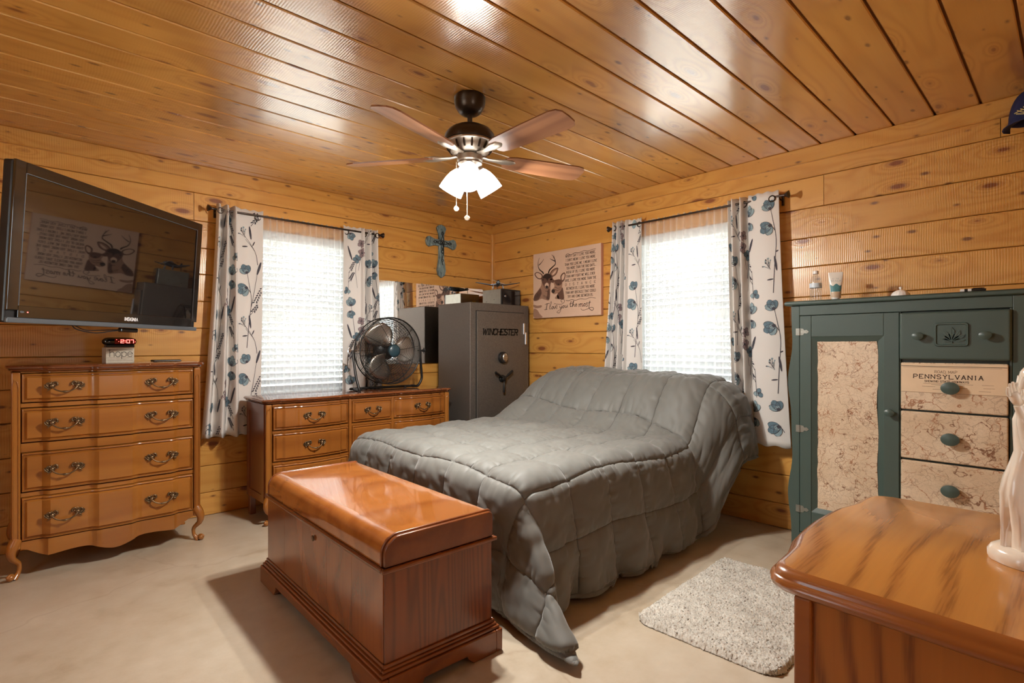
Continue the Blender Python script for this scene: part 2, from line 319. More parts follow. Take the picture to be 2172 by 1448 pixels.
class MB:
    def __init__(s): s.v = []; s.f = []; s.fm = []
    def add(s, v, f, m=0):
        k = len(s.v); s.v += [tuple(map(float, p)) for p in v]; s.f += [tuple(i+k for i in q) for q in f]; s.fm += [m]*len(f); return s
    def box(s, x0, x1, y0, y1, z0, z1, m=0):
        v = [(x0,y0,z0),(x1,y0,z0),(x1,y1,z0),(x0,y1,z0),(x0,y0,z1),(x1,y0,z1),(x1,y1,z1),(x0,y1,z1)]
        return s.add(v, [(0,3,2,1),(4,5,6,7),(0,1,5,4),(1,2,6,5),(2,3,7,6),(3,0,4,7)], m)
    def tube(s, path, r, n=8, closed=False, m=0, cap=True, flat=None):
        P = [Vector(p) for p in path]; N = len(P); R = r if hasattr(r, '__len__') else [r]*N
        vs = []; t0 = None; nrm = None
        for i in range(N):
            if closed: t = (P[(i+1) % N]-P[i-1]).normalized()
            else: t = (P[min(i+1, N-1)]-P[max(i-1, 0)]).normalized()
            if nrm is None:
                a = Vector((0, 0, 1)) if abs(t.z) < 0.9 else Vector((1, 0, 0)); nrm = (a-t*a.dot(t)).normalized()
            else:
                nrm = (nrm-t*nrm.dot(t))
                nrm = nrm.normalized() if nrm.length > 1e-6 else t.orthogonal().normalized()
            b = t.cross(nrm)
            for k in range(n):
                an = 2*PI*k/n; fl = flat if flat else 1.0
                vs.append(P[i]+(nrm*math.cos(an)*fl+b*math.sin(an))*R[i])
        f = []
        for i in range(N if closed else N-1):
            j = (i+1) % N
            for k in range(n): f.append((i*n+k, i*n+(k+1) % n, j*n+(k+1) % n, j*n+k))
        if not closed and cap: f += [tuple(range(n-1, -1, -1)), tuple((N-1)*n+k for k in range(n))]
        return s.add(vs, f, m)
    def lathe(s, prof, n=32, c=(0, 0, 0), M4=None, m=0, cap=True):
        vs = []; f = []
        for r, z in prof:
            for k in range(n):
                a = 2*PI*k/n; p = Vector((r*math.cos(a), r*math.sin(a), z)); p = (M4 @ p) if M4 else p; vs.append(p+Vector(c))
        for i in range(len(prof)-1):
            for k in range(n): f.append((i*n+k, i*n+(k+1) % n, (i+1)*n+(k+1) % n, (i+1)*n+k))
        if cap:
            if prof[0][0] > 1e-5: f.append(tuple(range(n-1, -1, -1)))
            if prof[-1][0] > 1e-5: f.append(tuple((len(prof)-1)*n+k for k in range(n)))
        return s.add(vs, f, m)
    def prism(s, pts, lo, hi, axis=2, m=0):
        """2D outline pts (ccw), extruded from lo to hi along axis; axis=0: pts are (y,z); 1: (x,z); 2: (x,y)"""
        def P(a, b, h): return {0: (h, a, b), 1: (a, h, b), 2: (a, b, h)}[axis]
        n = len(pts); v = [P(a, b, lo) for a, b in pts]+[P(a, b, hi) for a, b in pts]
        f = [tuple(range(n-1, -1, -1)), tuple(range(n, 2*n))]+[(i, (i+1) % n, n+(i+1) % n, n+i) for i in range(n)]
        return s.add(v, f, m)
    def sphere(s, c, r, n=12, m=0, sc=(1, 1, 1)):
        prof = [(math.sin(PI*i/8)*1.0, -math.cos(PI*i/8)) for i in range(9)]; k0 = len(s.v)
        mat4 = Matrix.Diagonal((r*sc[0], r*sc[1], r*sc[2], 1)); return s.lathe(prof, n, c, mat4, m, cap=False)
    def torus(s, c, R, r, axis='z', n=24, k=8, m=0):
        pts = []
        for i in range(n):
            a = 2*PI*i/n; p = (R*math.cos(a), R*math.sin(a))
            pts.append({'z': (c[0]+p[0], c[1]+p[1], c[2]), 'y': (c[0]+p[0], c[1], c[2]+p[1]), 'x': (c[0], c[1]+p[0], c[2]+p[1])}[axis])
        return s.tube(pts, r, k, closed=True, m=m)
    def build(s, name, mat=None, parent=None, smooth=None, bev=None, mats=None, bseg=2):
        return put(name, s.v, s.f, mat, parent, smooth, bev, bseg, mats, s.fm if mats else None)
def rot_x(a): return Matrix.Rotation(a, 4, 'X')
def rot_y(a): return Matrix.Rotation(a, 4, 'Y')
def rot_z(a): return Matrix.Rotation(a, 4, 'Z')
def tag(o, label, cat, group=None):
    o['label'] = label; o['category'] = cat
    if group: o['group'] = group
    return o
def thing(name, label, cat, loc=(0, 0, 0), rz=0.0, group=None):
    o = bpy.data.objects.new(name, None); COL.objects.link(o); o.empty_display_size = 0.1
    o.location = loc; o.rotation_euler = (0, 0, rz); return tag(o, label, cat, group)
def struct(o): o['kind'] = 'structure'; return o
def inst(name, me, parent, loc=(0, 0, 0), rot=(0, 0, 0), scale=None):
    o = bpy.data.objects.new(name, me); COL.objects.link(o); o.parent = parent; o.location = loc; o.rotation_euler = rot
    if scale: o.scale = scale
    return o
def spline(pts, n=8, closed=False):
    P = [np.array(p, float) for p in pts]; out = []; N = len(P)
    rngi = range(N if closed else N-1)
    for i in rngi:
        p0 = P[i-1] if (closed or i > 0) else P[0]; p1 = P[i]; p2 = P[(i+1) % N]; p3 = P[(i+2) % N] if (closed or i+2 < N) else P[-1]
        for k in range(n):
            t = k/n; out.append(tuple(0.5*((2*p1)+(-p0+p2)*t+(2*p0-5*p1+4*p2-p3)*t*t+(-p0+3*p1-3*p2+p3)*t**3)))
    if not closed: out.append(tuple(P[-1]))
    return out
def sst(a, b, x):
    t = np.clip((np.asarray(x, float)-a)/(b-a), 0, 1); return t*t*(3-2*t)
def vnoise(x, y, seed=0):
    r = np.random.default_rng(seed).random((64, 64)); xi = np.floor(x).astype(int); yi = np.floor(y).astype(int)
    fx = x-xi; fy = y-yi; fx = fx*fx*(3-2*fx); fy = fy*fy*(3-2*fy); g = lambda i, j: r[i % 64, j % 64]
    return (g(xi, yi)*(1-fx)+g(xi+1, yi)*fx)*(1-fy)+(g(xi, yi+1)*(1-fx)+g(xi+1, yi+1)*fx)*fy

# ------------------------------------------------------------------ stroke lettering (flat print)
G = {'A': ['0,0 2,6 4,0', '.8,2.2 3.2,2.2'], 'B': ['0,0 0,6 2.6,6 3.6,5.4 3.6,3.8 2.6,3.2 0,3.2', '2.6,3.2 4,2.5 4,.8 2.8,0 0,0'], 'C': ['4,4.8 3,6 1.2,6 0,4.6 0,1.4 1.2,0 3,0 4,1.2'],
 'D': ['0,0 0,6 2.4,6 4,4.5 4,1.5 2.4,0 0,0'], 'E': ['4,0 0,0 0,6 4,6', '0,3.1 2.8,3.1'], 'F': ['0,0 0,6 4,6', '0,3.1 2.8,3.1'], 'G': ['4,4.8 3,6 1.2,6 0,4.6 0,1.4 1.2,0 3,0 4,1.2 4,2.8 2.4,2.8'],
 'H': ['0,0 0,6', '4,0 4,6', '0,3.1 4,3.1'], 'I': ['1,0 1,6'], 'J': ['3,6 3,1.2 2,0 1,0 0,1.2'], 'K': ['0,0 0,6', '4,6 0,2.4', '1.4,3.6 4,0'], 'L': ['0,6 0,0 4,0'], 'M': ['0,0 0,6 2.4,1.5 4.8,6 4.8,0'],
 'N': ['0,0 0,6 4,0 4,6'], 'O': ['1.2,0 0,1.4 0,4.6 1.2,6 2.8,6 4,4.6 4,1.4 2.8,0 1.2,0'], 'P': ['0,0 0,6 2.8,6 4,5.2 4,3.6 2.8,2.8 0,2.8'], 'R': ['0,0 0,6 2.8,6 4,5.2 4,3.7 2.8,3 0,3', '2,3 4,0'],
 'S': ['4,5 3,6 1,6 0,5.1 0,3.9 1,3.2 3,2.8 4,2.1 4,.9 3,0 1,0 0,1'], 'T': ['2,0 2,6', '0,6 4,6'], 'U': ['0,6 0,1.3 1.2,0 2.8,0 4,1.3 4,6'], 'V': ['0,6 2,0 4,6'], 'W': ['0,6 1.4,0 2.8,5 4.2,0 5.6,6'], 'X': ['0,0 4,6', '0,6 4,0'],
 'Y': ['0,6 2,3 4,6', '2,3 2,0'], 'Z': ['0,6 4,6 0,0 4,0'], '.': ['.3,0 .7,.01'], ',': ['.6,.4 .2,-1'], "'": ['.5,6 .3,4.6'], '-': ['0,3 2,3'],
 'h': ['0,0 0,6', '0,3 1,4 2.4,4 3,3 3,0'], 'o': ['1,0 0,1 0,3 1,4 2.2,4 3.2,3 3.2,1 2.2,0 1,0'], 'p': ['0,-2 0,4', '0,3 1,4 2.2,4 3.2,3 3.2,1 2.2,0 1,0 0,1'], 'e': ['0,2.1 3.2,2.1 3.2,3 2.2,4 1,4 0,3 0,1 1,0 2.4,0 3.1,.8'],
 '2': ['0,5 .2,6 3.8,6 4,5.6 4,3.3 3.8,3 .2,3 0,2.7 0,0 4,0'], '0': ['0,0 0,6 4,6 4,0 0,0'], '7': ['0,6 4,6 4,0'], ':': ['.5,1.2 .5,1.9', '.5,4.1 .5,4.8']}
GW = {'I': 2, 'M': 4.8, 'W': 5.6, '.': 1, ',': 1, "'": 1, ' ': 2.4, '-': 2, 'h': 3, 'o': 3.2, 'p': 3.2, 'e': 3.2, ':': 1}
def text_width(txt, h, sp=1.3): return sum((GW.get(c, 4)+sp) for c in txt)*h/6-sp*h/6
def ribbon(pts, wd):
    """2D polyline -> list of quads; wd scalar or per-point"""
    q = []; n = len(pts); W = wd if hasattr(wd, '__len__') else [wd]*n
    for i in range(n-1):
        a, b = np.array(pts[i], float), np.array(pts[i+1], float); d = b-a; L = np.hypot(*d)
        if L < 1e-9: continue
        d /= L; nn = np.array((-d[1], d[0])); ea = d*W[i]*0.3; eb = d*W[i+1]*0.3
        q.append([a-ea-nn*W[i]/2, b+eb-nn*W[i+1]/2, b+eb+nn*W[i+1]/2, a-ea+nn*W[i]/2])
    return q
def text_quads(txt, x, y, h, wt=0.16, sp=1.3, serif=False, slant=0.0, xs=1.0):
    q = []; k = h/6; cx = x
    for c in txt:
        for st in G.get(c, []):
            pts = [tuple(map(float, p.split(','))) for p in st.split()]
            pp = [(cx+(px*xs)*k+slant*py*k, y+py*k) for px, py in pts]; q += ribbon(pp, wt*h)
            if serif:
                for (px, py) in (pts[0], pts[-1]):
                    if abs(py) < 0.05 or abs(py-6) < 0.05:
                        X0 = cx+px*xs*k+slant*py*k; Y0 = y+py*k+(wt*h*0.25 if py < 1 else -wt*h*0.25); q += ribbon([(X0-0.14*h, Y0), (X0+0.14*h, Y0)], wt*h*0.55)
        cx += (GW.get(c, 4)*xs+sp)*k
    return q
def text_c(txt, xc, y, h, **kw):
    sp = kw.get('sp', 1.3); xs = kw.get('xs', 1.0); wd = sum((GW.get(c, 4)*xs+sp) for c in txt)*h/6-sp*h/6
    return text_quads(txt, xc-wd/2, y, h, **kw)
def fit_text(txt, x0, x1, y, h, **kw):
    sp = kw.get('sp', 1.3); wd = sum((GW.get(c, 4)+sp) for c in txt)*h/6-sp*h/6
    xs = (x1-x0)/wd; kw['sp'] = sp*xs; return text_quads(txt, x0, y, h, xs=xs, **kw)
def print_mesh(name, quads, f3, mat, parent):
    """quads: list of 2D polygons; f3 maps (u,v) to a 3D point on the printed surface"""
    v = []; f = []
    for q in quads:
        k = len(v); v += [f3(*p) for p in q]; f.append(tuple(range(k, k+len(q))))
    return put(name, v, f, mat, parent)

# ------------------------------------------------------------------ the room shell
fl = struct(put('floor', *(lambda b: (b.v, b.f))(MB().box(XD-0.025, 0.025, YC-0.025, 0.025, -0.12, 0.0)), 'floor')); fl['label'] = 'stained beige concrete floor'
gr = struct(MB().box(-25, 25, -25, 25, -0.62, -0.5).build('ground', 'ground'))
def plank_mesh(name, L, Wd, T, mat, bv=0.004):
    b = MB(); o = [(0, 0), (0, Wd)]
    pts = [(0, 0), (0, T-bv), (bv, T), (Wd-bv, T), (Wd, T-bv), (Wd, 0)]        # (across, thickness)
    n = len(pts); v = [(0, a, t) for a, t in pts]+[(L, a, t) for a, t in pts]
    f = [tuple(range(n)), tuple(range(2*n-1, n-1, -1))]+[(i, n+i, n+(i+1) % n, (i+1) % n) for i in range(n)]
    b.add(v, f); me = bpy.data.meshes.new(name); me.from_pydata(b.v, [], b.f); me.materials.append(M[mat]); me.update(); return me
# ceiling: tongue-and-groove boards run along x
ceil = struct(MB().box(XD-0.025, 0.025, YC-0.025, 0.025, H, H+0.12).build('ceiling', 'groove')); ceil['label'] = 'varnished knotty pine ceiling'
TC = 0.016
ceil.location = (0, 0, TC)
seams = [-2.54+0.187*k for k in range(-12, 14)]
seams = [s_ for s_ in seams if YC+0.02 < s_ < -0.03]; edges = [YC]+seams+[0.0]
pm = plank_mesh('ceiling_plank', -XD, 0.187-0.0095, TC, 'pine_ceil', 0.004)
for a, b in zip(edges[:-1], edges[1:]):
    me = pm if abs((b-a)-0.187) < 1e-4 else plank_mesh('ceiling_plank', -XD, b-a-0.0095, TC, 'pine_ceil', 0.004)
    o = inst('plank', me, ceil, (0.0, a+0.005, H-TC+TC), (PI, 0, PI)); o.location = (0.0, a+0.00475, H-TC); 
    # local x -> -x, local y -> +y, thickness down
    o.matrix_local = Matrix(((-1, 0, 0, 0), (0, 1, 0, a+0.00475), (0, 0, -1, H), (0, 0, 0, 1)))
# walls: horizontal boards
ROWS = [0.0, .16, .348, .545, .745, .937, 1.123, 1.313, 1.5, 1.689, 1.872, 2.06, 2.252, H]
T = 0.03
def build_wall(name, label, L, hole, to_world, joints, noplank=False):
    """wall-local: s along the wall 0..L, z up; to_world: 4x4 with local x=s, y=z(up), z=thickness into room"""
    s0, s1, z0, z1 = hole; b = MB()
    def slab(a, c, d, e):
        if c-a > 1e-4 and e-d > 1e-4: b.box(a, c, d, e, -0.13, 0.0)
    slab(-0.16, s0, -0.12, H+0.15); slab(s1, L+0.16, -0.12, H+0.15); slab(s0, s1, -0.12, z0); slab(s0, s1, z1, H+0.15)
    w_ = b.build(name, 'groove'); w_.matrix_world = to_world @ Matrix.Translation((0, 0, -T)); struct(w_); w_['label'] = label
    for i, (a, c) in enumerate(zip(ROWS[:-1], ROWS[1:])):
        cuts = sorted([0.0]+[j for j in joints.get(i, [])]+[L]); g = 0.0032
        for p, q in zip(cuts[:-1], cuts[1:]):
            segs = [(p, q)]
            if c > z0+0.005 and a < z1-0.005:
                segs = [(p, min(q, s0)), (max(p, s1), q)]
            for u, v in segs:
                if v-u < 0.02: continue
                me = plank_mesh('plank', v-u-(0.003 if v in joints.get(i, []) else 0), c-a-g, T, 'pine', 0.0035)
                o = inst('plank', me, w_, (u, a+g/2, 0))
    return w_
def basis(ex, ey, ez, o): return Matrix(((ex[0], ey[0], ez[0], o[0]), (ex[1], ey[1], ez[1], o[1]), (ex[2], ey[2], ez[2], o[2]), (0, 0, 0, 1)))
LX, LY = -XD, -YC
# wall_left: plane y=0, s from corner (x=0) towards -x
wl = build_wall('wall_left', 'knotty pine board wall behind the chest of drawers', LX, (-WA[1], -WA[0], WA[2], WA[3]), basis((-1, 0, 0), (0, 0, 1), (0, -1, 0), (0, 0, 0)), {11: [2.746], 3: [3.3], 7: [4.1], 5: [0.9], 9: [3.95]})
wr = build_wall('wall_right', 'knotty pine board wall behind the bed', LY, (-WB[1], -WB[0], WB[2], WB[3]), basis((0, -1, 0), (0, 0, 1), (-1, 0, 0), (0, 0, 0)), {11: [3.115], 12: [3.925], 4: [1.2], 2: [2.2]})
wb = build_wall('wall_back', 'knotty pine board wall behind the oak cabinet', LX, (-WC[1], -WC[0], WC[2], WC[3]), basis((-1, 0, 0), (0, 0, 1), (0, 1, 0), (0, YC, 0)), {})
wn = build_wall('wall_near', 'knotty pine board wall nearest the viewer', LY, (-WD[1], -WD[0], WD[2], WD[3]), basis((0, -1, 0), (0, 0, 1), (1, 0, 0), (XD, 0, 0)), {})
# the boards stand T proud of the backing, so the room face is the plane given above
def trim(name, b, mat='pine'): return struct(b.build(name, mat, bev=0.003))
def trim_board(name, L, Wd, Th, mat4, label):
    me = plank_mesh(name, L, Wd, Th, 'pine', 0.004); o = bpy.data.objects.new(name, me); COL.objects.link(o); o.matrix_world = mat4; struct(o); o['label'] = label; return o
trim_board('trim_1', LX-0.02, 0.093, 0.02, basis((-1, 0, 0), (0, 0, 1), (0, -1, 0), (-0.02, 0, 2.347)), 'pine crown board along the left wall')
trim_board('trim_2', LY, 0.093, 0.02, basis((0, -1, 0), (0, 0, 1), (-1, 0, 0), (0, 0, 2.347)), 'pine crown board along the right wall')
o = trim_board('trim_3', 2.346, 0.034, 0.034, basis((0, 0, 1), (0, -1, 0), (-1, 0, 0), (0, -0.0, 0)), 'narrow pine corner post')
o = trim_board('trim_4', 2.346, 0.09, 0.022, basis((0, 0, 1), (-1, 0, 0), (0, -1, 0), (-3.725, 0, 0)), 'upright pine casing beside the chest of drawers')

# windows: white vinyl double-hung, set in the wall thickness
def build_window(name, label, hole, to_world, simple=False):
    s0, s1, z0, z1 = hole; r = bpy.data.objects.new(name, None); COL.objects.link(r); r.matrix_world = to_world; struct(r); r['label'] = label
    b = MB(); fr = 0.045
    b.box(s0, s0+fr, z0, z1, -0.13, -0.03); b.box(s1-fr, s1, z0, z1, -0.13, -0.03); b.box(s0+fr, s1-fr, z0, z0+fr, -0.13, -0.03); b.box(s0+fr, s1-fr, z1-fr, z1, -0.13, -0.03)
    b.build('window_frame', 'white_paint', r, bev=0.003)
    zm = (z0+z1)/2
    for (a, c, d) in ((z0+fr, zm+0.02, -0.085), (zm-0.02, z1-fr, -0.115)):
        k = MB(); e = 0.035
        k.box(s0+fr, s0+fr+e, a, c, d, d+0.028); k.box(s1-fr-e, s1-fr, a, c, d, d+0.028); k.box(s0+fr+e, s1-fr-e, a, a+e, d, d+0.028); k.box(s0+fr+e, s1-fr-e, c-e, c, d, d+0.028)
        sh = k.build('sash', 'white_paint', r, bev=0.002)
        MB().box(s0+fr+e, s1-fr-e, a+e, c-e, d+0.012, d+0.016).build('pane', 'glass', sh)
    j = MB(); j.box(s0-0.001, s0+0.012, z0, z1, -0.03, 0.0); j.box(s1-0.012, s1+0.001, z0, z1, -0.03, 0.0); j.box(s0+0.012, s1-0.012, z1-0.012, z1, -0.03, 0.0)
    j.build('jamb', 'white_paint', r)
    MB().box(s0-0.02, s1+0.02, z0-0.02, z0+0.004, -0.03, 0.022).build('window_sill', 'white_paint', r, bev=0.003)
    return r
TWA = basis((-1, 0, 0), (0, 0, 1), (0, -1, 0), (0, 0, 0)); TWB = basis((0, -1, 0), (0, 0, 1), (-1, 0, 0), (0, 0, 0))
build_window('window_1', 'white sash window in the left wall behind blinds', (-WA[1], -WA[0], WA[2], WA[3]), TWA)
build_window('window_2', 'white sash window in the right wall behind the bed', (-WB[1], -WB[0], WB[2], WB[3]), TWB)
build_window('window_3', 'white sash window in the back wall', (-WC[1], -WC[0], WC[2], WC[3]), basis((-1, 0, 0), (0, 0, 1), (0, 1, 0), (0, YC, 0)))  # added out of view to bring daylight onto the near faces
build_window('window_4', 'white sash window in the near wall', (-WD[1], -WD[0], WD[2], WD[3]), basis((0, -1, 0), (0, 0, 1), (1, 0, 0), (XD, 0, 0)))  # also added out of view, brightens faces turned to the camera

# ------------------------------------------------------------------ window dressing
def wall_pt(wall):
    return (lambda s, z, d: (-s, -d, z)) if wall == 'A' else (lambda s, z, d: (-d, -s, z))
def blind(wall, s0, s1, z0, z1, label):
    W = wall_pt(wall); c = W((s0+s1)/2, z0, 0); r = thing('window_blind', label, 'blind', c, 0, 'slatted window blinds')
    ex, ed = (np.array(W(1, 0, 0)), np.array(W(0, 0, 1)))
    def bx(name, a, b, z, zz, d, dd, mat='slat', par=r, bev=None):
        p, q = np.array(W(a, z, d))-c, np.array(W(b, zz, dd))-c; lo, hi = np.minimum(p, q), np.maximum(p, q)
        return MB().box(lo[0], hi[0], lo[1], hi[1], lo[2], hi[2]).build(name, mat, par, bev=bev)
    bx('headrail', s0+.015, s1-.015, z1-.055, z1-.014, -.028, .012); 
    bx('valance', s0+.014, s1-.014, z1-.075, z1-.013, .013, .020, bev=.002)
    # one slat mesh, shared
    L = (s1-s0)-.034; hw = .0235; ta = math.radians(52); b = MB(); N = 4; pr = []
    for k in range(N+1):
        u = -hw+2*hw*k/N; cr = .0022*(1-(u/hw)**2); pr.append((u*math.cos(ta)-cr*math.sin(ta), u*math.sin(ta)+cr*math.cos(ta)))
    v = []; 
    for sx in (-L/2, L/2):
        for off in (0, .0014):
            v += [tuple(ex*sx+ed*dd+np.array((0, 0, hh+off))) for dd, hh in pr]
    n = N+1; f = []
    for k in range(N): f += [(k, k+1, 2*n+k+1, 2*n+k), (n+k, 3*n+k, 3*n+k+1, n+k+1), (k, n+k, n+k+1, k+1), (2*n+k, 2*n+k+1, 3*n+k+1, 3*n+k)]
    f += [(0, 2*n, 3*n, n), (N, n+N, 3*n+N, 2*n+N)]
    b.add(v, f); pitch = .0475; nz = int((z1-.085-(z0+.05))/pitch); me = None
    for i in range(nz):
        z = z1-.10-i*pitch-z0
        if me is None: o = b.build('slat', 'slat', r, smooth=40); me = o.data; o.location = (0, 0, z)
        else: inst('slat', me, r, (0, 0, z))
    zb = z1-.10-nz*pitch+.01
    bx('bottom_rail', s0+.017, s1-.017, zb-.012, zb+.006, -.022, .022, bev=.002)
    for fr in (.18, .82):
        s = s0+(s1-s0)*fr; bx('ladder_tape', s-.002, s+.002, zb, z1-.06, .0245, .0255, 'white_paint')
    return r
blind('A', -WA[1], -WA[0], WA[2], WA[3], 'white slatted blind in the window beside the television')
blind('B', -WB[1], -WB[0], WB[2], WB[3], 'white slatted blind in the window above the bed')

def plan_curve(o, i, nf, tf, amp, n=150, d0=.088, ph=0.0, wide=.55):
    t = np.linspace(0, 1, n); m = o+(i-o)*tf
    s = np.where(t < .62, o+(m-o)*(t/.62), m+(i-m)*((t-.62)/.38))
    tt = t/.62
    d = np.where(t < .62, d0+amp*np.sin(2*PI*nf*tt+ph), d0+amp*np.sin(2*PI*nf+ph)+(amp*wide)*np.sin(PI*(t-.62)/.38)*(1 if math.cos(2*PI*nf+ph) > 0 else -1))
    return s, d
def ell(c, rx, ry, rot, n=12):
    a = np.linspace(0, 2*PI, n, endpoint=False); ca, sa = math.cos(rot), math.sin(rot)
    x, y = rx*np.cos(a), ry*np.sin(a); return np.stack([c[0]+x*ca-y*sa, c[1]+x*sa+y*ca], 1)
class Motif:
    """flat print in cloth space (metres; y down)"""
    def __init__(s): s.polys = []      # (ring points, centre, colour, layer)
    def petal(s, c, rx, ry, rot, col, layer=0): s.polys.append(('e', c, rx, ry, rot, col, layer))
    def stroke(s, pts, w0, w1, col=3, layer=1): s.polys.append(('s', spline(pts, 7), w0, w1, col, layer))
    def flower(s, c, R, col, col2, rot=0.0, n=4, seed=0):
        r_ = random.Random(seed)
        for k in range(n):
            a = rot+2*PI*k/n+r_.uniform(-.25, .25); d = R*.52; cc = (c[0]+d*math.cos(a), c[1]+d*math.sin(a))
            s.petal(cc, R*.56, R*.46, a, col if k % 2 else col2, k % 2)
            s.stroke([tuple(p) for p in ell(cc, R*.57, R*.47, a, 9)], .0016, .0016, 3, 2)
        s.petal(c, R*.2, R*.2, 0, 3, 3)
    def poppy(s, c, R, col, col2, rot, seed=0):
        for (da, dd, rx, ry, cl, ly) in ((-.75, .55, .62, .42, col2, 0), (.75, .55, .62, .42, col, 1), (0, .66, .66, .46, col, 2), (0, .2, .36, .34, col2, 3)):
            a = rot+da; cc = (c[0]+R*dd*math.cos(a), c[1]+R*dd*math.sin(a)); s.petal(cc, R*rx, R*ry, a, cl, ly)
            s.stroke([tuple(p) for p in ell(cc, R*rx, R*ry, a, 9)], .0017, .0017, 3, 4)
        s.petal(c, R*.22, R*.2, 0, 3, 5)
    def sprig(s, p0, p1, n, col):
        p0, p1 = np.array(p0), np.array(p1); d = p1-p0; L = np.hypot(*d); d /= L; nn = np.array((-d[1], d[0])); a0 = math.atan2(d[1], d[0])
        s.stroke([tuple(p0), tuple(p1)], .003, .0012)
        for k in range(n):
            t = .3+.7*k/n; sg = 1 if k % 2 else -1; q = p0+d*L*t+nn*sg*.009*(1.25-t*.6); s.petal(tuple(q), .0105*(1.2-t*.5), .0045, a0-sg*.5, col, 1)
    def leaf(s, p0, p1, wd, col=3):
        p0, p1 = np.array(p0), np.array(p1); c = (p0+p1)/2; d = p1-p0; s.petal(tuple(c), np.hypot(*d)/2, wd, math.atan2(d[1], d[0]), col, 1)
    def berry(s, p0, p1, seed):
        r_ = random.Random(seed); p0, p1 = np.array(p0), np.array(p1); s.stroke([tuple(p0), tuple((p0+p1)/2+np.array((.006, 0))), tuple(p1)], .0028, .0014)
        d = (p1-p0)/np.hypot(*(p1-p0))
        for k in range(9):
            a = math.atan2(d[1], d[0])+r_.uniform(-1.1, 1.1); L = r_.uniform(.018, .05); q = p1+np.array((math.cos(a), math.sin(a)))*L
            s.stroke([tuple(p1-d*.01*k/3), tuple(q)], .0014, .0010); s.petal(tuple(q), .007, .004, a, 1 if k % 3 else 3, 1)
def tile_motif():
    m = Motif()
    m.stroke([(.085, .66), (.10, .48), (.115, .32), (.10, .20), (.085, .11)], .0034, .002)
    m.stroke([(.115, .36), (.135, .24), (.155, .10)], .0028, .0016); m.leaf((.150, .13), (.176, .03), .008)
    m.poppy((.083, .115), .048, 0, 1, -2.1, 1); m.poppy((.080, .225), .055, 0, 1, 2.55, 2); m.stroke([(.11, .26), (.095, .235), (.082, .228)], .003, .002)
    m.sprig((.118, .38), (.185, .22), 13, 3); m.sprig((.11, .42), (.16, .345), 7, 3)
    m.leaf((.10, .42), (.112, .52), .007)
    m.stroke([(.155, .70), (.135, .60), (.075, .52)], .003, .0014); m.berry((.135, .60), (.060, .485), 5); m.leaf((.09, .57), (.05, .575), .005); m.leaf((.12, .565), (.135, .53), .004)
    m.flower((.235, .575), .034, 2, 2, .5, 4, 3); m.flower((.225, .655), .040, 2, 2, 1.2, 4, 4); m.stroke([(.235, .60), (.25, .72), (.262, .80)], .0028, .0018)
    m.flower((.275, .06), .034, 0, 0, .2, 4, 7); m.stroke([(.28, .085), (.285, .18), (.27, .30)], .0024, .0014)
    m.stroke([(.27, .86), (.30, .60), (.325, .44)], .0034, .002); m.poppy((.325, .445), .052, 1, 0, -1.4, 11); m.poppy((.335, .50), .044, 0, 1, 1.9, 12)
    m.leaf((.36, .60), (.315, .72), .009); m.sprig((.345, .18), (.295, .08), 9, 3); m.sprig((.35, .26), (.30, .17), 11, 3); m.stroke([(.352, .36), (.35, .26), (.346, .17)], .0026, .0018)
    m.flower((.365, .33), .032, 1, 0, .7, 3, 13)
    return m
TILE = tile_motif(); TW_, TH_ = .40, .645
